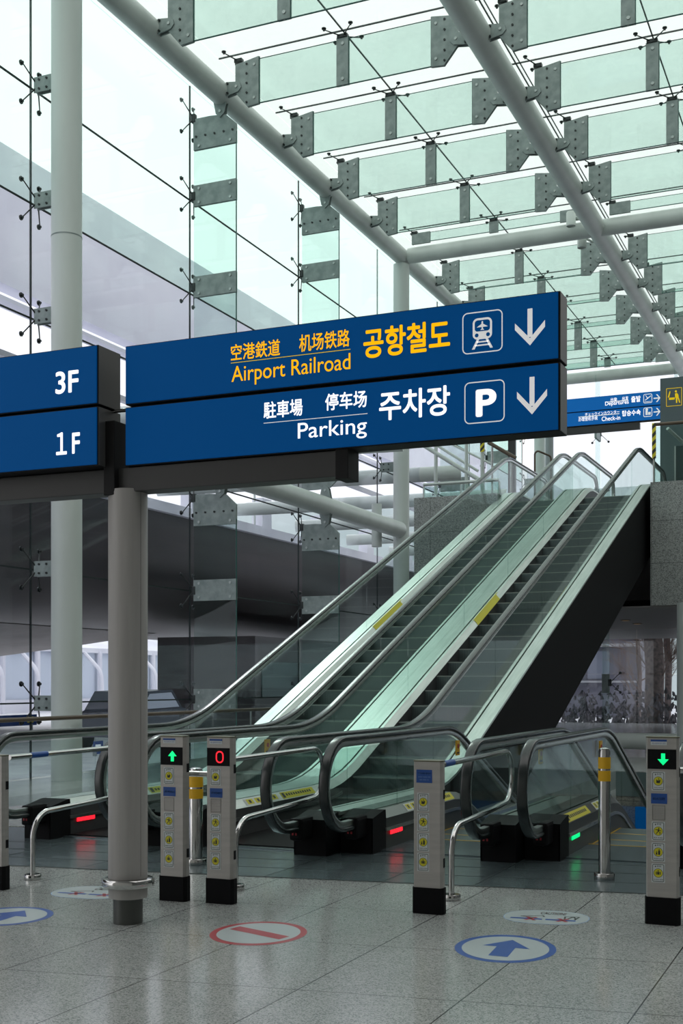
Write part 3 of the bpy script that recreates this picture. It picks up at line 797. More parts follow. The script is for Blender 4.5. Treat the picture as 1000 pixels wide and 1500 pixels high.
def esc_sticker(e, side, y, dz, w=.12, h=.16, off=.02):
    """small yellow notice with a red button mark on the glass"""
    o = MB(); x = side*HW+off
    o.mi = 0; o.box((x, y, dz), (x+.012, y+w, dz+h)); o.mi = 1; o.cyl((x+.010, y+w/2, dz+h*.62), (x+.018, y+w/2, dz+h*.62), w*.2, seg=12); o.mi = 2
    o.box((x+.012, y+.015, dz+.02), (x+.0135, y+w-.015, dz+.035)); o.mi = 0
    o.build('stop_notice', [M['yellow'], M['red'], M['stick_ink']], e)
def yf(X): return 10.1+SK*(X+2.41)
BX = {1: -7.33, 2: -6.12, 3: -5.73, 4: -4.52, 5: -4.13, 6: -2.92, 7: -2.53, 8: -1.32}
def cx(a, b): return (BX[a]+BX[b])/2
eA = escalator(cx(1, 2), 9.66, True, 'upward escalator farthest left, partly hidden behind the sign post', 'r')
eB = escalator(cx(3, 4), 9.66, True, 'upward escalator with the black clad side, right one of the climbing pair', 'r')
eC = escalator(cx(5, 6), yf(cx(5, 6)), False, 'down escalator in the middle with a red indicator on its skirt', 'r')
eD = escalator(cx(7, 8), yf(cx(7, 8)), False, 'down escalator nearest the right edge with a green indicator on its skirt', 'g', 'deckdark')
esc_sticker(eA, 1, 2.3, .72); esc_sticker(eC, 1, 1.6, .72, off=-.03); esc_sticker(eD, -1, 2.05, .76); esc_sticker(eC, -1, 2.6, .72)
# yellow strips on the inclined decks
for e, ys in ((eA, (8.4,)), (eB, (8.6,))):
    o = MB()
    for y in ys:
        a = profile(True, DZ+.004, y, y+1.3, 4); b = profile(True, DZ+.002, y, y+1.3, 4)
        o.strip(a, b, 'X', -HW+.03, -HW+.048)
    ob = None
    A = profile(True, DZ, ys[0], ys[0]+1.2, 4); B = profile(True, DZ-.075, ys[0], ys[0]+1.2, 4)
    va = [o.bm.verts.new((-HW+.053, p[0], p[1]+.004)) for p in A]; vb = [o.bm.verts.new((-HW+.12, p[0], p[1]+.002)) for p in B]
    for i in range(4): o._f([va[i+1], va[i], vb[i], vb[i+1]])
    o.build('deck_sticker', [M['stick_y']], e)
o = MB(); A = profile(True, DZ+.004, 9.0, 10.2, 4); B = profile(True, DZ-.05, 9.0, 10.2, 4)
va = [o.bm.verts.new((HW-.055, p[0], p[1])) for p in A]; vb = [o.bm.verts.new((HW-.10, p[0], p[1])) for p in B]
for i in range(4): o._f([va[i], va[i+1], vb[i+1], vb[i]])
o.build('deck_sticker', [M['stick_y']], eB)

# ============================================================ BLUE SIGNS ON THE POST
SY = 6.42
P0 = onY(183, 600, SY); P1 = onY(819, 560, SY)
sx0, sx1 = P0.x, P1.x; sz0, szm, sz1 = 2.835, 3.205, 3.575
post = empty('sign_post', (-4.28, SY+.10, 0), 'grey round sign post with a steel ring near its foot, carrying the blue signs', 'sign post')
o = MB(); o.lathe([(.12, .16), (.122, .20), (.122, 2.68), (.118, 2.70)], seg=48); o.build('shaft', M['postgrey'], post)
o = MB(); o.lathe([(.092, 0), (.092, .165)], seg=40); o.build('foot_sleeve', mat('foot_sleeve_grey', (.08, .085, .08), .4, .3), post)
o = MB(); o.lathe([(.12, .225), (.155, .23), (.163, .24), (.163, .27), (.155, .28), (.12, .285)], seg=48); o.build('guard_ring', M['chrome'], post)
o = MB()
for a in (-.3, 1.2, 2.4, 3.6):
    o.box((.1215*math.cos(a)-.001, .1215*math.sin(a)-.001, .3), (.1215*math.cos(a)+.001, .1215*math.sin(a)+.001, 2.68))
o.build('seam_line', M['gasket'], post)
o = MB(); o.box((-.08, -.07, 2.69), (.08, .08, 2.83), .01); o.box((-.10, -.12, 2.66), (-.02, .10, 3.12), .005); o.build('bracket', M['signbox'], post)
o = MB(); o.box((-3.4, -.075, 2.68), (1.52, .075, 2.83), .006); o.build('cross_arm', M['beamgrey'], post)
o = MB(); o.box((1.45, -.08, 2.665), (1.53, .08, 2.84), .004); o.build('arm_cap', M['signbox'], post)
o = MB(); o.cyl((-.14, -.02, 3.2), (.12, -.02, 3.2), .012); o.build('tie_rod', M['chrome'], post)

def sign(x0, x1, ya, depth, label, zs=(2.835, 3.205, 3.575), name='overhead_sign'):
    cx_ = (x0+x1)/2
    e = empty(name, (cx_, ya, zs[0]), label, 'sign')
    w = (x1-x0)/2
    for i in (0, 1):
        z0, z1 = zs[i]-zs[0]+(.008 if i else 0.0), zs[i+1]-zs[0]-(.0 if i else .008)
        o = MB(); o.box((-w-.0, .01, z0), (w, depth, z1)); o.mi = 1; o.box((w, .012, z0+.002), (w+.004, depth-.01, z1-.002)); o.mi = 0
        o.build('sign_casing', [M['signbox'], M['signside']], e)
        o = MB(); o.box((-w+.004, 0, z0+.006), (w-.008, .011, z1-.006), .002); o.build('sign_panel', M['blue'], e)
    return e, cx_, zs[0]
signR, cxr, zr = sign(sx0, sx1, SY, .17, 'long blue overhead sign reading Airport Railroad and Parking with down arrows')
signL, cxl, zl = sign(-7.6, -4.37, SY-.1, .25, 'blue overhead sign at left edge reading 3F and 1F')
def sgn_pt(px, py): p = onY(px, py, SY-.002); return p.x-cxr, p.z-zr
def put_text(e, txt, xl, ytop, ybot, xr, m, bold=.0, Y=SY, cx0=None, z00=None, ylev=None, name='lettering'):
    cx0 = cxr if cx0 is None else cx0; z00 = zr if z00 is None else z00
    a = onY(xl, ytop, Y-.003); b = onY(xl, ybot, Y-.003); c = onY(xr, (ytop+ybot)/2, Y-.003)
    o = MB(); text_in(o, txt, a.x-cx0, c.x-cx0, b.z-z00, a.z-z00, -.003, bold)
    return o.build(name, M[m], e, recalc=False)
def put_line(e, xl, yl, xr, m, wz=.004, Y=SY, cx0=None, z00=None):
    cx0 = cxr if cx0 is None else cx0; z00 = zr if z00 is None else z00
    a = onY(xl, yl, Y-.003); c = onY(xr, yl, Y-.003); o = MB()
    poly(o, [(a.x-cx0, a.z-z00-wz), (c.x-cx0, a.z-z00-wz), (c.x-cx0, a.z-z00), (a.x-cx0, a.z-z00)], -.003); o.build('underline', M[m], e, recalc=False)
put_text(signR, '空港鉄道', 338, 505, 529, 410, 'signgold', .02)
put_text(signR, '机场铁路', 438, 490.5, 516, 512, 'signgold', .02)
put_line(signR, 338, 531.5, 513, 'signgold')
put_text(signR, 'Airport Railroad', 339, 537, 567, 513, 'signgold', .004)
put_text(signR, '공항철도', 532, 482, 526, 659, 'signgold', .042)
put_text(signR, '駐車場', 386, 589, 614, 443, 'signwhite', .03)
put_text(signR, '停车场', 476, 577, 602, 537, 'signwhite', .03)
put_line(signR, 386, 619.5, 538, 'signwhite')
put_text(signR, 'Parking', 436, 620, 650, 537, 'signwhite', .004)
put_text(signR, '주차장', 555, 574, 617, 659, 'signwhite', .035)
def arrow_down(e, px0, px1, ytop, ybot):
    xa, z1 = sgn_pt(px0, ytop); xb, _ = sgn_pt(px1, ytop); pm = (px0+px1)/2
    xm, zt = sgn_pt(pm, ytop); _, zb = sgn_pt(pm, ybot); w = .0135; h = zt-zb
    o = MB()
    poly(o, [(xm-w, zt), (xm-w, zb+.045), (xm+w, zb+.045), (xm+w, zt)], -.003)
    H = xb-xa; t = .038; r = h*.46
    poly(o, [(xm, zb), (xb, zb+r), (xb, zb+r+t*.95), (xm, zb+t)], -.0032); poly(o, [(xm, zb+t), (xa, zb+r+t*.95), (xa, zb+r), (xm, zb)], -.0032)
    o.build('arrow', M['signwhite'], e, recalc=False)
arrow_down(signR, 754, 798, 452, 506); arrow_down(signR, 757, 801, 552, 607)
def icon_frame(e, px0, px1, yt, yb):
    xa, z1 = sgn_pt(px0, yt); xb, _ = sgn_pt(px1, yt); _, z0 = sgn_pt(px0, yb)
    o = MB(); ring(o, xa, xb, z0, z1, .03, .006, -.003); o.build('icon_frame', M['signwhite'], e, recalc=False); return xa, xb, z0, z1
xa, xb, z0, z1 = icon_frame(signR, 677, 736, 459.5, 520)
# train with a plane in its window
o = MB(); W_, H_ = xb-xa, z1-z0; U = lambda u, v: (xa+u*W_, z0+v*H_)
def ell(u0, u1, v0, v1, y, n=6, r=.12):
    out = []
    for cu, cv, a0 in ((u1-r, v1-r, 0), (u0+r, v1-r, PI/2), (u0+r, v0+r, PI), (u1-r, v0+r, 1.5*PI)):
        for k in range(n+1):
            a = a0+PI/2*k/n; out.append(U(cu+r*math.cos(a), cv+r*math.sin(a)))
    return out
poly(o, ell(.26, .74, .33, .84, 0), -.003)
for a, b in ((.36, .24), (.64, .76)):
    poly(o, [U(a, .33), U(a+(.06 if a < .5 else -.06), .33), U(b+(.07 if a < .5 else -.07), .10), U(b, .10)][::(1 if a > .5 else -1)], -.003)
poly(o, [U(.36, .25), U(.64, .25), U(.64, .285), U(.36, .285)], -.003); poly(o, [U(.32, .17), U(.68, .17), U(.68, .205), U(.32, .205)], -.003)
o.mi = 1; poly(o, ell(.31, .69, .52, .79, 0, r=.07), -.0036); disc(o, *U(.36, .43), .011, .011, -.0036, 12); disc(o, *U(.64, .43), .011, .011, -.0036, 12)
o.mi = 0
poly(o, [U(.485, .55), U(.515, .55), U(.52, .74), U(.50, .77), U(.48, .74)], -.004); poly(o, [U(.36, .62), U(.64, .62), U(.52, .695), U(.48, .695)], -.0041); poly(o, [U(.45, .55), U(.55, .55), U(.51, .585), U(.49, .585)], -.0041)
o.build('train_pictogram', [M['signwhite'], M['blue']], signR, recalc=False)
xa, xb, z0, z1 = icon_frame(signR, 680, 739, 561, 622)
W_, H_ = xb-xa, z1-z0
o = MB(); text_in(o, 'P', xa+.28*W_, xa+.80*W_, z0+.15*H_, z0+.81*H_, -.003, .06); o.build('lettering', M['signwhite'], signR, recalc=False)
YL = SY-.1
put_text(signL, '3F', 81, 545, 578, 115, 'signwhite', .035, Y=YL, cx0=cxl, z00=zl)
put_text(signL, '１F', 82, 634, 667, 117, 'signwhite', .035, Y=YL, cx0=cxl, z00=zl)

# ============================================================ SENSOR GATE POSTS
def gate_post(px, py, h, label, led=None, number=None, card=False, wpx=None):
    p = onZ(px, py)
    e = empty('sensor_post', (p.x, p.y+.055, 0), label, 'post', 'satin metal sensor posts in front of the escalators')
    w, d = .088, .052
    pr = [(-w, -d), (w-.004, -d)]+[(w+.004, -d+.006)]+[(w+.002-.01*(k/5.0)**2*3, -d+.01+(2*d-.012)*k/5) for k in range(6)]+[(.0, d+.022)]+[(-w-.002+.01*(k/5.0)**2*3, -d+.01+(2*d-.012)*k/5) for k in range(5, -1, -1)]
    pr = [(-w, -d), (w, -d), (w+.012, -d*.5), (w+.010, d*.3), (w-.02, d*.85), (.0, d+.015), (-w+.02, d*.85), (-w-.010, d*.3), (-w-.012, -d*.5)]
    o = MB(); o.prism(pr, 'Z', .15, h-.006); o.build('body', M['gatesteel'], e)
    o = MB(); o.prism([(a*1.02, b*1.03) for a, b in pr], 'Z', h-.008, h); o.build('top_cap', M['gateside'], e)
    o = MB(); o.prism([(a*1.08, b*1.12) for a, b in pr], 'Z', 0, .17); o.build('rubber_foot', M['rubberbase'], e)
    o = MB()
    o.box((w+.006, -d*.4, h-.19-.06), (w+.0135, d*.2, h-.19)); o.box((w+.006, -d*.4, .30), (w+.0135, d*.2, .36)); o.build('sensor_window', M['black'], e)
    y = -d-.0015
    if led:
        o = MB(); o.box((-w+.001, -d-.003, h-.20), (w-.001, -d+.002, h-.078)); o.build('display', M['black'], e)
        o = MB(); zc = h-.139; yy = -d-.0045; cxx = .008
        if led in 'ud':
            sg = 1 if led == 'u' else -1
            pts = [(cxx-.012, zc-sg*.036), (cxx+.012, zc-sg*.036), (cxx+.012, zc-sg*.0), (cxx+.034, zc-sg*.0), (cxx, zc+sg*.037), (cxx-.034, zc-sg*.0), (cxx-.012, zc-sg*.0)]
            if sg < 0: pts = pts[::-1]
            poly(o, pts, yy); m = 'green_e'
        else: ring(o, cxx-.026, cxx+.034, zc-.041, zc+.041, .029, .009, yy); m = 'red_e'
        o.build('display_symbol', M[m], e, recalc=False)
        o = MB(); o.mi = 0; poly(o, [(-.068, h-.052), (.03, h-.052), (.03, h-.018), (-.068, h-.018)], y); o.mi = 1
        poly(o, [(-.068, h-.030), (.03, h-.030), (.03, h-.018), (-.068, h-.018)], y-.0006); text_in(o, '에스컬레이터 안전', -.06, .022, h-.046, h-.036, y-.0008)
        o.build('top_label', [M['stick_w'], M['stick_b']], e, recalc=False)
        zz = [h-.27, None, None, h-.585, h-.71, h-.835]
        ks = [(0, h-.275), (1, h-.585), (2, h-.715), (3, h-.845)]
    else:
        ks = [(0, h-.27), (1, h-.40), (2, h-.53), (3, h-.66)]
        o = MB(); poly(o, [(-.073, h-.145), (.035, h-.145), (.035, h-.06), (-.073, h-.06)], y); o.mi = 1
        text_in(o, '유모차 이용 금지', -.055, .018, h-.090, h-.077, y-.0008, .02); text_in(o, '안전한 이용을 위해', -.06, .023, h-.112, h-.103, y-.0008); text_in(o, '협조 바랍니다', -.05, .013, h-.130, h-.121, y-.0008)
        o.build('blue_label', [M['stick_b'], M['stick_bt']], e, recalc=False)
    for k, z in ks:
        o = MB(); picto(o, -.022 if led else -.026, z, .082, .118, y, k, 0, 1, 2)
        o.build('warning_sticker', [M['stick_w'], M['stick_y'], M['stick_ink']], e, recalc=False)
    if led:
        o = MB(); poly(o, [(-.066, h-.415), (.032, h-.415), (.032, h-.352), (-.066, h-.352)], y); o.mi = 1
        text_in(o, number, -.055, .020, h-.393, h-.374, y-.0008, .02); o.build('number_label', [M['stick_b'], M['stick_bt']], e, recalc=False)
        o = MB(); ring(o, -.058, .02, h-.515, h-.425, .003, .002, y)
        for i in range(7):
            for j in range(8): disc(o, -.05+i*.0103, h-.507+j*.0105, .0022, .0022, y, 6)
        o.build('speaker_grille', M['stick_ink'], e, recalc=False)
    return e
gate_post(251, 1320, 1.135, 'sensor post with a green up arrow display, left one of the close pair', 'u', '호기 NO.73')
gate_post(319.5, 1324, 1.135, 'sensor post with a red circle display, right one of the close pair', 'o', '호기 NO.71')
gate_post(625, 1339, .995, 'shorter sensor post without display, a blue label at its top', None)
gate_post(969, 1355, 1.165, 'sensor post with a green down arrow display at the right edge', 'd', '호기 NO.70')
gate_post(-12.5, 1303, .975, 'sensor post cut off by the left photo edge', None)

# ============================================================ LOOP GUARD RAILS (bent tubes in the YZ plane)
def bollard(px, py, h, label, r=.045, bands=True):
    p = onZ(px, py); e = empty('bollard', (p.x, p.y, 0), label, 'bollard')
    o = MB(); o.lathe([(r, .0), (r, h-.03), (r*.85, h-.008), (r*.4, h), (.001, h+.002)], seg=32); o.build('tube', M['chrome'], e)
    o = MB(); o.lathe([(r+.032, 0), (r+.034, .004), (r+.034, .045), (r+.03, .05), (r, .05)], seg=32); o.build('base_flange', M['chrome'], e)
    if bands:
        o = MB(); o.lathe([(r+.0015, h-.16), (r+.002, h-.16), (r+.002, h-.072), (r+.0015, h-.072)], seg=32); o.lathe([(r+.0015, h-.255), (r+.002, h-.255), (r+.002, h-.175), (r+.0015, h-.175)], seg=32); o.build('yellow_band', M['yellow'], e)
    return e
def loop_rail(px, py, label, band=True, L=1.42, up0=-.95, zt=.955, far=None):
    """px,py = floor pixel of the flange; straight top bar comes back to the sensor post"""
    p = onZ(px, py); e = empty('guard_rail', (p.x, p.y, 0), label, 'rail', 'bent steel guard rails')
    r = .021
    pts = [(0, 0, 0), (0, 0, .50), (0, .95, .53), (0, L+.12, .56), (0, L+.12, zt), (0, up0, zt-.01)]
    o = MB(); o.tube(fillet(pts, [.20, .8, .26, .20], 10), r, 14); o.build('bent_tube', M['chrome'], e)
    o = MB(); o.lathe([(.062, 0), (.064, .004), (.064, .035), (.06, .04), (.02, .04)], seg=28); o.build('base_flange', M['chrome'], e)
    if band:
        o = MB(); o.cyl((0, up0+.25, zt-.0085), (0, up0+.45, zt-.0065), r+.0015, seg=16); o.build('blue_band', M['stick_b'], e)
    return e
loop_rail(661, 1318, 'bent steel guard rail looping away behind the shorter sensor post', up0=-.42)
loop_rail(345, 1303, 'bent steel guard rail looping from the red circle post', up0=-.30, band=False)
loop_rail(48, 1288, 'bent steel guard rail at the far left with a blue band', up0=-.28)
bollard(885, 1288, 1.005, 'steel bollard with yellow bands in front of the green lit escalator')
bollard(286.5, 1266, .80, 'steel bollard with yellow bands between the close pair of sensor posts', r=.06)
# short bars
a = onZ(265, 1318); 
e = empty('link_bar', (a.x+.01, a.y+.10, .865), 'short steel bar between the close pair of sensor posts, above the bollard', 'rail'); o = MB(); q = onZ(286.5, 1266)
o.cyl((0, 0, 0), (.26, .05, -.005), .02); o.build('bar_tube', M['chrome'], e)
a = onZ(990, 1355)
e = empty('link_bar', (a.x, a.y+.05, .955), 'short steel bar leaving the right sensor post', 'rail'); o = MB(); o.cyl((0, 0, 0), (.9, .3, 0), .02); o.build('bar_tube', M['chrome'], e)

# ============================================================ FLOOR DECALS
def ell_pts(rx, ry, n=48): return [(rx*math.cos(2*PI*i/n), ry*math.sin(2*PI*i/n)) for i in range(n)]
def flat(o, pts, z): o._f([o.bm.verts.new((p[0], p[1], z)) for p in pts])
def decal(px, py, wpx, hpx, m, kind, label):
    p = onZ(px, py); a = onZ(px, py+hpx/2); b = onZ(px, py-hpx/2); d = 1/(-ray(px, py).z)*CAMH
    rx = wpx*d/F/2*1.0; ry = ((b-a).length)/2
    e = empty('floor_sticker', (p.x, (a.y+b.y)/2, 0), label, 'sticker', rz=TH*.55)
    o = MB(); flat(o, ell_pts(rx, ry), .0008); ob = o.build('sticker_ring', M[m], e, recalc=False)
    o = MB(); flat(o, ell_pts(rx*.86, ry*.86), .0014); o.build('sticker_field', M['decal_w'], e, recalc=False)
    o = MB()
    if kind == 'arrow':
        s = 1
        pts = [(-.16, -.62), (.18, -.62), (.18, .02), (.46, .02), (.0, .62), (-.46, .02), (-.16, .02)]
        pts = [(-.19, -.6), (.19, -.6), (.19, .06), (.48, .06), (.0, .62), (-.48, .06), (-.19, .06)]
        al = -math.radians(10)
        flat(o, [((x*math.cos(al)-y*math.sin(al))*rx, (x*math.sin(al)+y*math.cos(al))*ry) for x, y in pts], .002)
    else:
        al = -math.radians(28)
        pts = [(-.72, -.14), (.72, -.14), (.72, .16), (-.72, .16)]
        flat(o, [((x*math.cos(al)-y*math.sin(al))*rx, (x*math.sin(al)+y*math.cos(al))*ry) for x, y in pts], .002)
    o.build('symbol', M[m], e, recalc=False)
decal(738.5, 1390, 148, 41, 'decal_b', 'arrow', 'round white floor sticker with a blue arrow in a blue ring, lower right')
decal(377, 1367.5, 141, 35, 'decal_r', 'bar', 'round white floor sticker with a red bar in a red ring')
decal(9, 1342.5, 130, 27, 'decal_b', 'arrow', 'round blue arrow floor sticker cut by the left edge')
def caution(px, py, wpx, hpx, label):
    p = onZ(px, py); a = onZ(px, py+hpx/2); b = onZ(px, py-hpx/2); d = CAMH/(-ray(px, py).z)
    w = wpx*d/F/2; h = (b-a).length/2
    e = empty('floor_sticker', (p.x, (a.y+b.y)/2, 0), label, 'sticker', 'pale caution stickers on the floor', rz=TH*.25)
    def rr(w, h): 
        r = h*.92; out = []
        for sx_, sy_, a0 in ((w-r, h-r, 0), (-w+r, h-r, PI/2), (-w+r, -h+r, PI), (w-r, -h+r, 1.5*PI)):
            for k in range(7): t = a0+PI/2*k/6; out.append((sx_+r*math.cos(t), sy_+r*math.sin(t)))
        return out
    o = MB(); flat(o, rr(w, h), .0008); o.build('sticker_edge', M['stick_bt'], e, recalc=False)
    o = MB(); flat(o, rr(w*.985, h*.97), .0014); o.build('sticker_field', M['decal_w'], e, recalc=False)
    o = MB(); flat(o, [(-w*.8, -h*.42), (-w*.06, -h*.42), (-w*.06, -h*.26), (-w*.8, -h*.26)], .002); flat(o, [(.02*w, -h*.42), (w*.72, -h*.42), (w*.72, -h*.26), (w*.02, -h*.26)], .002); o.build('blue_bar', M['decal_b'], e, recalc=False)
    o = MB()
    for c in (-w*.32, w*.42):
        for sg in (-1, 1): flat(o, [(c-.04, -h*.34-sg*h*.2), (c-.02, -h*.34-sg*h*.24), (c+.04, -h*.34+sg*h*.2), (c+.02, -h*.34+sg*h*.24)][::sg], .0026)
    vs, fs = text_mesh('CAUTION!', .02); bx = max(v.x for v in vs); by = max(v.y for v in vs)
    V = [o.bm.verts.new((-w*.2+v.x/bx*w*.6, h*.40+v.y/by*h*.34, .002)) for v in vs]
    for f in fs: o._f([V[i] for i in f])
    o.build('red_mark', M['decal_r'], e, recalc=False)
    o = MB()
    def seg(x0, y0, x1, y1, t=.006):
        d_ = Vector((x1-x0, y1-y0)); n_ = Vector((-d_.y, d_.x)).normalized()*t
        flat(o, [(x0-n_.x, y0-n_.y), (x1-n_.x, y1-n_.y), (x1+n_.x, y1+n_.y), (x0+n_.x, y0+n_.y)], .0022)
    seg(-w*.6, -h*.05, -w*.1, h*.2); seg(-w*.6, -h*.05, -w*.2, -h*.15); seg(-w*.1, h*.2, -w*.05, 0); seg(w*.45, -h*.2, w*.42, h*.2); seg(w*.42, h*.2, w*.75, h*.25); seg(w*.5, -h*.15, w*.62, h*.25); seg(w*.62, h*.25, w*.7, -h*.1); seg(w*.75, h*.25, w*.68, -h*.2)
    o.build('line_drawing', M['stick_ink'], e, recalc=False)
caution(799.5, 1344, 124, 20, 'oval caution floor sticker beyond the blue arrow sticker, lower right')
caution(137, 1307.5, 124, 17, 'oval caution floor sticker half hidden by the sign post')

# ============================================================ BROWN RAIL ALONG THE LEFT GLASS WALL
e = empty('wall_handrail', (-11.0, 8, 0), 'brown handrail running in front of the left glass wall', 'rail')
o = MB(); o.cyl((0, 0, .98), (0, 13.9, .98), .032); o.build('rail_tube', M['brown'], e)
for k in range(4):
    o = MB(); o.cyl((0, 1.0+k*4.0, 0), (0, 1.0+k*4.0, .97), .018); o.build('rail_post', M['steel'], e)

# ============================================================ UPPER LEVEL: guard glass, boards, distant sign
def guard(x0, x1, y, label, zb=5.6, zt=6.86, rail='brown', n=3):
    e = empty('glass_guard', (x0, y, zb), label, 'balustrade')
    step = (x1-x0)/n
    for i in range(n):
        o = MB(); o.box((i*step+.01, -.006, .02), ((i+1)*step-.01, .006, zt-zb-.05)); o.build('glass_panel', M['screen'], e)
    for i in range(n+1):
        o = MB(); o.box((i*step-.02, .01, 0), (i*step+.02, .05, zt-zb-.03)); o.build('guard_post', M['steel'], e)
    o = MB(); o.cyl((0, .0, zt-zb), (x1-x0, .0, zt-zb), .035); o.build('top_rail', M[rail], e)
    o = MB(); o.box((0, -.02, 0), (x1-x0, .02, .05)); o.build('bottom_channel', M['steel'], e)
    return e
g = guard(-4.2, 6, 26.0, 'glass guard with brown rail on the right stone edge', n=4)
o = MB(); o.box((-.03, -.05, .55), (.05, -.03, 1.28)); o.build('hazard_tape', M['hazard'], g)
o = MB(); o.cyl((.25, .2, 1.2), (1.0, 1.6, .5), .035); o.build('brace', M['steel'], g)
guard(-9.3, -7.55, 26.1, 'glass guard on the left stone edge with thin steel rail', zt=5.95, rail='steel', n=2)
# grey board
e = empty('grey_board', (-4.65, 29.7, UZ), 'dark grey board with a gold pictogram behind the glass guard', 'board')
o = MB(); o.box((0, 0, 0), (3.2, .3, 3.3)); o.build('board_body', M['greypanel'], e)
o = MB(); ring(o, .14, .50, 2.62, 3.05, .015, .012, -.004)
def pb(u, v): return (.14+.36*u, 2.62+.43*v)
disc(o, *pb(.62, .8), .025, .025, -.004, 12); poly(o, [pb(.58, .45), pb(.80, .42), pb(.78, .6), pb(.68, .72), pb(.56, .68)], -.004)
poly(o, [pb(.62, .44), pb(.72, .44), pb(.70, .16), pb(.63, .16)], -.004); poly(o, [pb(.73, .44), pb(.82, .42), pb(.90, .16), pb(.83, .16)], -.004)
poly(o, [pb(.18, .36), pb(.55, .36), pb(.55, .48), pb(.18, .48)], -.004); poly(o, [pb(.10, .52), pb(.18, .48), pb(.28, .82), pb(.22, .84)], -.004)
o.build('gold_pictogram', M['signgold'], e, recalc=False)
e = empty('glass_lift_shaft', (-4.0, 27.7, UZ), 'dark teal glass enclosure behind the right glass guard', 'enclosure')
o = MB(); o.box((0, 0, 0), (3.0, 1.0, 1.3)); o.build('shaft_glass', M['tealdark'], e)
o = MB(); o.box((-.03, -.01, 0), (.0, .03, 1.3)); o.build('shaft_frame', M['steel'], e)
# distant blue sign
DY = 33.0
q0 = onY(790, 600, DY); q1 = onY(975, 600, DY)
za = onY(900, 578.5, DY).z; zb_ = onY(900, 619.5, DY).z
e, cxd, zd = sign(q0.x, q1.x, DY, .25, 'distant blue sign reading Departures and Check-in above the escalator tops', (zb_, (za+zb_)/2, za), 'overhead_sign')
for ch in e.children:
    if ch.name.startswith('sign_panel'): ch.data.materials.clear(); ch.data.materials.append(M['signblue2'])
def dt(txt, xl, yt, yb, xr, bold=.008): put_text(e, txt, xl, yt, yb, xr, 'signwhite', bold, Y=DY, cx0=cxd, z00=zd)
dt('出発', 894, 583, 589, 903.5); dt('出发', 911, 581, 587, 920); put_line(e, 886, 588.6, 920, 'signwhite', .02, Y=DY, cx0=cxd, z00=zd)
dt('Departures', 886, 588.5, 596, 920.5); dt('출발', 924, 580.5, 589.5, 938, .03)
dt('チェックインカウンター', 856.5, 605, 610, 907); put_line(e, 847, 610.5, 907, 'signwhite', .02, Y=DY, cx0=cxd, z00=zd); dt('办理登机手续', 847, 611.5, 617.5, 875); dt('Check-in', 881, 610.5, 617, 908)
dt('탑승수속', 911, 601.5, 610, 938, .03)
for yt in (577.5, 597.5):
    a = onY(942, yt, DY); b = onY(955, yt+12.5, DY); o = MB()
    ring(o, a.x-cxd, b.x-cxd, b.z-zd, a.z-zd, .04, .018, -.004)
    X0, X1, Z0, Z1 = a.x-cxd, b.x-cxd, b.z-zd, a.z-zd; V_ = lambda u, v: (X0+(X1-X0)*u, Z0+(Z1-Z0)*v)
    if yt < 590: poly(o, [V_(.15, .35), V_(.25, .30), V_(.85, .70), V_(.85, .82)], -.005); poly(o, [V_(.45, .48), V_(.55, .5), V_(.3, .85), V_(.22, .85)], -.005); poly(o, [V_(.15, .14), V_(.85, .14), V_(.85, .2), V_(.15, .2)], -.005)
    else:
        disc(o, *V_(.38, .78), .035, .035, -.005, 10); poly(o, [V_(.25, .2), V_(.5, .2), V_(.5, .66), V_(.25, .66)], -.005); poly(o, [V_(.55, .2), V_(.82, .2), V_(.82, .5), V_(.55, .5)], -.005)
    a = onY(957, yt+.5, DY); b = onY(967, yt+11, DY); X0, X1, Z0, Z1 = a.x-cxd, b.x-cxd, b.z-zd, a.z-zd
    poly(o, [V_(0, .42), V_(.8, .42), V_(.8, .58), V_(0, .58)], -.005); poly(o, [V_(.35, 1), V_(.55, 1), V_(1, .5), V_(.8, .5)], -.005); poly(o, [V_(.8, .5), V_(1, .5), V_(.55, 0), V_(.35, 0)], -.005)
    o.build('pictogram_and_arrow', M['signwhite'], e, recalc=False)
o = MB(); o.box((-3, .03, -.2), (1.0, .18, -.03)); o.build('sign_arm', M['beamgrey'], e)
o = MB(); o.box((-2.6, .08, -(zb_-UZ)), (-2.4, .2, 0)); o.build('sign_leg', M['beamgrey'], e)

# far glass facade on the upper level and under the slab
o = None
FX = [-12.1, -9.3, -6.5, -3.7, -.9, 1.9, 4.7, 9]
for a, b in zip(FX, FX[1:]):
    for z0, z1 in ((UZ, 8.2), (8.2, 11.0), (11.0, 13.3)):
        o = MB(); o.box((a+.012, 45.6, z0+.012), (b-.012, 45.62, z1-.012)); struct('window_%d' % wi, o, M['walllow']); wi += 1
for i, x in enumerate(FX[1:3]):
    e = empty('far_wall_fin', (x, 45.5, UZ), 'slim glass fin with spider fittings on the far facade, %s' % ['left one', 'right one'][i], 'wall fin', 'fins of the far facade')
    o = MB(); o.box((-.012, -.8, 0), (.012, 0, 7.3)); o.build('fin_pane', M['wallfin'], e)
    for z in (.3, 2.9, 5.3):
        o = MB(); o.box((-.04, -.82, z-.3), (.04, -.02, z+.3)); o.build('splice_plate', M['steelplate'], e)
        o = spider([((a_*.3, .12, b_*.3), (0, 1, 0)) for a_ in (-1, 1) for b_ in (-1, 1)], (.12, .1, .2)); s = o.build('spider_fitting', M['darkmetal'], e); s.location = (0, -.05, z)
LX = [-9.38, -6.3, -3.2, -.1, 3.0, 6.0, 9]
for a, b in zip(LX, LX[1:]):
    for z0, z1 in ((0, 1.75), (1.75, 3.05)):
        o = MB(); o.box((a+.012, 36.0, z0+.012), (b-.012, 36.02, z1-.012)); struct('window_%d' % wi, o, M['walllow']); wi += 1
p = onY(887, 1000, 35.7)
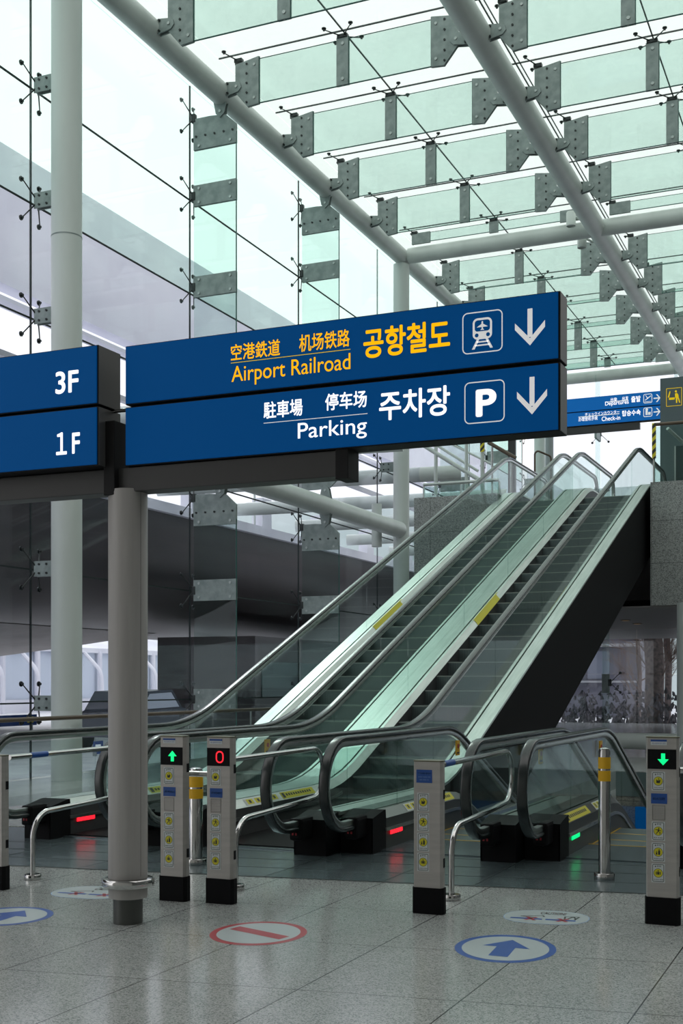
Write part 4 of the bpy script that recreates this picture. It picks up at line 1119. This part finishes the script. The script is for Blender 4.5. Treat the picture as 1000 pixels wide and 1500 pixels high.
e = empty('lower_wall_fin', (p.x, 35.7, 0), 'narrow glass fin with a spider fitting under the upper floor', 'wall fin')
o = MB(); o.box((-.10, -.012, 0), (.10, .012, 3.05)); o.build('fin_pane', [M['wallfin']], e)
o = MB(); o.box((-.11, -.03, 1.2), (.11, .03, 1.75)); o.build('splice_plate', M['steelplate'], e)
o = spider([((.28, .1, b_*.28), (0, 1, 0)) for b_ in (-1, 1)], (.1, .1, .2)); s = o.build('spider_fitting', M['darkmetal'], e); s.location = (.12, 0, 1.5)
# white column and low pipe at right
p = onY(1013, 1000, 24.0)
ob = MB(); ob.cyl((0, 0, 0), (0, 0, 3.05), .36, seg=40); ob = ob.build('white_column', M['white']); ob.location = (p.x, 24.2+.4, 0); tag(ob, 'thick white column under the upper floor at the right edge', 'column', 'tall white columns')
ob = MB(); ob.cyl((0, 0, 0), (4.2, 0, 0), .17, seg=24); ob = ob.build('white_pipe', M['white']); ob.location = (-5.2, 26.2, .17+.1); tag(ob, 'low white pipe lying along the floor before the lower glass wall', 'pipe')
for i, (x, y) in enumerate([(onZ(933, 913, 3.05).x, onZ(933, 913, 3.05).y), (onZ(916, 908, 3.05).x, onZ(916, 908, 3.05).y), (1.8, 33.5), (1.2, 30.5), (2.4, 28.2)]):
    e = empty('downlight', (x, y, 3.05), ['small round downlight in the soffit, right one of the two in view', 'small round downlight in the soffit, left one of the two in view', 'warm round downlight farthest inside the soffit', 'warm round downlight in the middle of the soffit', 'warm round downlight at the soffit front'][i], 'light', 'downlights in the lower soffit')
    o = MB(); o.lathe([(.11, -.02), (.13, -.012), (.13, 0.0)], seg=20); o.build('trim_ring', M['brown'] if i < 2 else M['steel'], e)
    o = MB(); o.lathe([(.085, -.024), (.09, -.018)], seg=20); o.build('lens', mat('warm_lens', (.9, .6, .3), .4, emit=(1, .6, .25), es=.1 if i < 2 else 6), e)
# far pit guard
mb = MB(); mb.box((PX0, PY1-.02, -.42), (PX1+3, PY1, -.01)); struct('trim_%d' % ti, mb, mat('teal_fascia', (.10, .15, .15), .25)); ti += 1
# lower sign
p = onY(965, 1192, 19.5)
e = empty('hanging_sign', (p.x+.3, 20.92, 0), 'blue sign seen low in the pit behind the right sensor post', 'sign')
o = MB(); o.box((-.9, -.10, -.96), (1.9, 0, -.58)); o.build('sign_panel', M['blue'], e)
o = MB(); o.box((-.7, -.07, -.58), (-.66, -.03, -.0)); o.box((1.4, -.07, -.58), (1.44, -.03, -.0)); o.build('hanger', M['signbox'], e)

# ============================================================ LEFT-UPPER distance: stair rails and screens on the upper floor, seen between sign and escalators
def rails(pa, pb, Y, name, label, m, r=.04, cat='rail'):
    a = onY(*pa, Y); b = onY(*pb, Y); ob = MB(); ob.cyl((0, 0, 0), b-a, r); ob = ob.build(name, M[m]); ob.location = a; tag(ob, label, cat); return ob
stair = empty('stair_rail', (-9, 33, UZ), 'white steel stair guard slanting down left beyond the first escalator top', 'rail')
def srail(pa, pb, Y, r, m='white', name='slanted_rail'):
    a = onY(*pa, Y)-Vector((-9, 33, UZ)); b = onY(*pb, Y)-Vector((-9, 33, UZ)); o = MB(); o.cyl(a, b, r, seg=12); o.build(name, M[m], stair)
srail((600, 640), (705, 705), 33, .06); srail((620, 640), (700, 690), 34, .04); srail((640, 640), (720, 680), 34.5, .03)
for x in (638, 683, 706): srail((x, 640), (x, 725), 33, .05, 'white', 'upright_post')
a = onY(708, 648, 33)-Vector((-9, 33, UZ)); o = MB(); o.box(a+Vector((-.07, -.1, -.28)), a+Vector((.05, -.09, .1))); o.build('hazard_tape', M['hazard'], stair)
ob = rails((715, 648), (755, 671), 30.5, 'brown_rail', 'short brown handrail end beyond the leftmost escalator top', 'brown', .05)
o = MB(); o.cyl((.1, 0, -(ob.location.z-UZ)), (.1, 0, -.02), .03); o.cyl((.6, 0, -(ob.location.z-UZ)), (.6, 0, -.35), .03); o.build('rail_post', M['steel'], ob)
o = MB(); e = empty('small_gate_frame', Vector((onY(783, 695, 31).x, 31, UZ)), 'small dark gate frame behind the second escalator top', 'frame')
o.tube(fillet([(0, 0, 0), (0, 0, 2.1), (.35, .3, 1.95), (.35, .3, 0)], .1), .025); o.build('frame_tube', M['brown'], e)

# ============================================================ OUTSIDE LEFT: big hall with dark belly
def ext(name, pts, y0, y1, m, label, cat, parent=None, n=1):
    o = MB(); o.prism(pts, 'Y', y0, y1); ob = o.build(name, m, parent); return ob
hall = empty('terminal_wing', (-20, 0, 0), 'huge pale terminal wing with a dark curved belly outside the left glass wall', 'building')
def wing(name, pts, y0, y1, m): o = MB(); o.prism([(a+20, b) for a, b in pts], 'Y', y0, y1); return o.build(name, m, hall)
wing('upper_fascia', [(-20, 11.5), (-20, 15.0), (-20.5, 15.0), (-20.5, 11.5)], -10, 92, M['outwhite'])
wing('fascia_ledge', [(-19.8, 11.0), (-19.8, 11.1), (-20.3, 11.1), (-20.3, 11.0)], -10, 92, M['outwhite'])
wing('slim_rail', [(-19.8, 9.6), (-19.8, 9.75), (-20.0, 9.75), (-20.0, 9.6)], -10, 92, M['outgrey'])
wing('walkway', [(-19.4, 6.6), (-19.4, 6.9), (-30, 6.9), (-30, 6.6)], -10, 62, M['outwhite'])
o = MB(); prof = [(-27+7.4*math.cos(a), 6.6-3.35*math.sin(a)) for a in [PI/2*k/16 for k in range(17)]]+[(-27, 6.6)]
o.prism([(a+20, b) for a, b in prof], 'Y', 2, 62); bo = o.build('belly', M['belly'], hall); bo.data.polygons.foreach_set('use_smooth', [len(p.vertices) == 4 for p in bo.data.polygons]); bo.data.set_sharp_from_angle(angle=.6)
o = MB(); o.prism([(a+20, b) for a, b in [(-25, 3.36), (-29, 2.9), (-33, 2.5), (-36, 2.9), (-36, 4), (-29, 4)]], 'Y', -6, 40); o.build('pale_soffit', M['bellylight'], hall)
for k in range(8):
    y = 22+k*4.8; o = MB(); o.cyl((.3, y, 7.3), (9, y+2.5, 7.6), .22, seg=16); o.build('roof_strut', M['white'], hall)
    o = MB(); o.box((.2, y+1.5, 6.9), (.6, y+2.2, 7.9)); o.build('strut_box', M['outwhite'], hall)
o = MB()
for k in range(16): o.cyl((.5, 6+k*3.5, 6.9), (.5, 6+k*3.5, 8.0), .04, seg=6)
o.cyl((.5, 0, 8.0), (.5, 60, 8.0), .05, seg=8); o.build('parapet_rail', M['white'], hall)

# far arcade with white arched ribs
arc_ = empty('far_arcade', (-46, 0, 0), 'distant bright glazed arcade with white arched ribs seen under the dark belly', 'building')
o = MB(); o.box((0, -20, -.3), (-.5, 90, 3.6)); o.build('glazing', M['outglass'], arc_)
o = MB(); o.prism([(.3, 3.4), (.3, 3.7), (-3, 4.6), (-10, 5.2), (-10, 3.4)], 'Y', -20, 90); o.build('roof_band', M['outwhite'], arc_)
o = MB(); o.box((.1, -20, -.3), (.5, 90, .5)); o.build('plinth', M['outwhite'], arc_)
for k in range(26):
    y = 4+k*3.2; o = MB(); pts = fillet([(1.6, y, -.3), (1.5, y, 2.2), (.1, y, 3.5)], 1.2, 8); o.tube(pts, .13, 8); o.cyl((.25, y+1.6, -.3), (.25, y+1.6, 3.5), .18, seg=8); o.build('arched_rib', M['outwhite'], arc_)
# outdoor blue signs
def outsign(x0, x1, yt, yb, X, label, ysq=None):
    a = onX(x0, yt, X); b = onX(x1, yb, X); e = empty('road_sign', ((a.x+b.x)/2, (a.y+b.y)/2, -.25), label, 'sign', 'blue outdoor signs')
    h = (b.y-a.y)/2; o = MB(); o.box((-.05, -h, b.z+.25), (0, h, a.z+.25)); o.build('sign_panel', M['decal_b'], e)
    o = MB()
    for k in range(6): o.box((0, -h*.9+k*h*.22, b.z+.25+(a.z-b.z)*.4), (.01, -h*.9+k*h*.22+h*.14, b.z+.25+(a.z-b.z)*.75))
    if ysq: o.mi = 1; o.box((0, h*.6, b.z+.25+(a.z-b.z)*.25), (.01, h*.85, b.z+.25+(a.z-b.z)*.8))
    o.build('lettering_blocks', [M['signwhite'], M['stick_y']], e)
    for s in (-.8, .8):
        o = MB(); o.cyl((-.03, h*s, 0), (-.03, h*s, b.z+.3), .05); o.build('sign_leg', M['outgrey'], e)
outsign(-20, 54, 1049, 1062, -27, 'wide blue outdoor sign with a yellow square behind the thick column', True)
outsign(120, 146, 1049, 1061, -27, 'small blue outdoor sign between the thick column and the sign post')
outsign(139, 151, 1086, 1104, -17, 'pale blue outdoor panel low beside the sign post')
# cars outside
def car_proto(x, y, m, label):
    e = empty('car', (x, y, -.25), label, 'car', 'cars parked beyond the left glass wall')
    o = MB(); body = [(-2.2, .3), (-2.15, .75), (-1.4, .92), (-.8, 1.38), (.7, 1.42), (1.35, .98), (2.1, .85), (2.25, .5), (2.2, .3)]
    o.prism(body, 'X', -.85, .85); o.build('body', m, e)
    o = MB(); o.prism([(-1.2, .95), (-.72, 1.32), (.62, 1.35), (1.15, .99)], 'X', -.86, .86); o.build('side_window', M['outglass'], e)
    for yy in (-1.4, 1.4):
        for s in (-1, 1):
            o = MB(); o.cyl((s*.7, yy, .33), (s*.88, yy, .33), .33, seg=20); o.build('wheel', M['black'], e)
    return e
cw = mat('car_white', (.7, .7, .72), .25); cg = mat('car_silver', (.35, .38, .40), .25, .5); cd = mat('car_dark', (.06, .07, .09), .2)
cols = [cw, cg, cw, cd, cw, cg, cw, cw, cg]
nm = ['white', 'silver', 'white', 'dark', 'white', 'silver', 'white', 'white', 'silver']
for k in range(7):
    car_proto(-27-(k % 2)*1.5-.25*k, 46+k*5.3, cols[k], '%s car outside the glass wall, %s from the left in the parked row' % (nm[k], ['first', 'second', 'third', 'fourth', 'fifth', 'sixth', 'seventh', 'eighth', 'ninth'][k]))

v = car_proto(-18.5, 28.5, cd, 'dark van outside the glass wall, just right of the sign post'); v.scale = (1.0, .8, 1.1)
e = empty('dark_kiosk', (-22, 45, -.25), 'dark box-like kiosk standing under the belly of the terminal wing', 'building')
o = MB(); o.box((-2, -6.5, 0), (2, 6.5, 3.4)); o.build('wall', M['belly'], e)
o = MB(); o.box((2, -6, 1.2), (2.03, -1, 2.5)); o.box((2, 0, 1.2), (2.03, 6, 2.5)); o.build('window_band', M['tealdark'], e)
# ============================================================ OUTSIDE FAR: pale building, dark building, trees
e = empty('pale_building', (-25, 95, 0), 'pale greenish building beyond the upper floor facade', 'building')
o = MB(); o.box((-45, 0, -.3), (70, 12, 16.5)); o.build('wall', noisy(mat('pale_green_wall', (.55, .64, .62), .6), (.50, .60, .58), (.62, .70, .68), scale=.15), e)
o = MB()
for k in range(12): o.box((-20+k*7, -.05, 9), (-15+k*7, 0, 11.5))
o.build('window_band', M['outwhite'], e)
e = empty('dark_building', (-16, 62, 0), 'dark building with a curved roof seen under the upper floor', 'building')
o = MB(); o.prism([(-3.6, -.3), (-3.6, 6.5)]+[(-4+9.2*math.sin(a), 3.4+3.2*math.cos(a)) for a in [.1+.15*k for k in range(10)]]+[(5.3, -.3)], 'Y', 0, 8); o.build('wall', M['darkbld'], e)
o = MB(); o.box((-3.5, -.3, 3.3), (5.3, 0, 3.45)); o.box((-3.5, -.2, 1.5), (5.3, 0, 1.6)); o.build('ledge', M['outgrey'], e)
o = MB()
for k in range(4): o.box((-3+k*1.9, -.04, 1.7), (-1.9+k*1.9, 0, 3.1))
o.build('window_band', mat('dim_window', (.16, .18, .24), .2), e)
def tree(px, Y, label, h=9, r=.42, seed=1):
    random.seed(seed); p = onY(px, 1000, Y); e = empty('bare_tree', (p.x, Y, -.25), label, 'tree', 'bare trees outside')
    o = MB(); o.tube([(0, 0, 0), (.05, 0, h*.3), (-.1, .1, h*.6), (.1, 0, h)], r, 12); o.build('trunk', M['barkdark'], e)
    o = MB()
    def br(a, d, L, r_, lev):
        b = a+d*L; o.cyl(a, b, r_, r_*.6, seg=4, caps=False)
        if lev == 0: return
        for _ in range(5):
            t = random.uniform(.2, 1); nd = (d+Vector((random.uniform(-1, 1), random.uniform(-.5, .5), random.uniform(-.4, .9)))*.7).normalized()
            br(a+(b-a)*t, nd, L*.62, r_*.5, lev-1)
    for k in range(14):
        z = random.uniform(.6, h*.8); br(Vector((0, 0, z)), Vector((random.choice((-1, 1))*random.uniform(.5, 1), random.uniform(-.4, .4), random.uniform(.3, 1.6))).normalized(), 1.5, .022, 3)
    o.build('branches', M['twig'], e); return e
tree(957, 48, 'thick bare tree trunk outside the lower glass wall', h=7.6, r=.36, seed=3)
tree(977, 51, 'slimmer bare tree right behind the thick trunk', h=7.6, r=.14, seed=5)
tree(935, 54, 'slender leafless tree left behind the thick trunk', h=7.0, r=.10, seed=8)
ob = MB(); random.seed(2)
for k in range(2000):
    x = random.uniform(-14, 2); z = random.triangular(-.3, 1.5, -.1); y = random.uniform(0, 1.6); s = random.uniform(.04, .13)
    ob.cyl((x, y, z-s), (x+random.uniform(-.1, .1), y, z+s), s*.8, s*.3, seg=6)
ob = ob.build('hedge', M['shrub']); ob.location = (0, 46.7, -.1); tag(ob, 'dark tangled hedge outside the lower glass wall', 'hedge', kind='stuff')
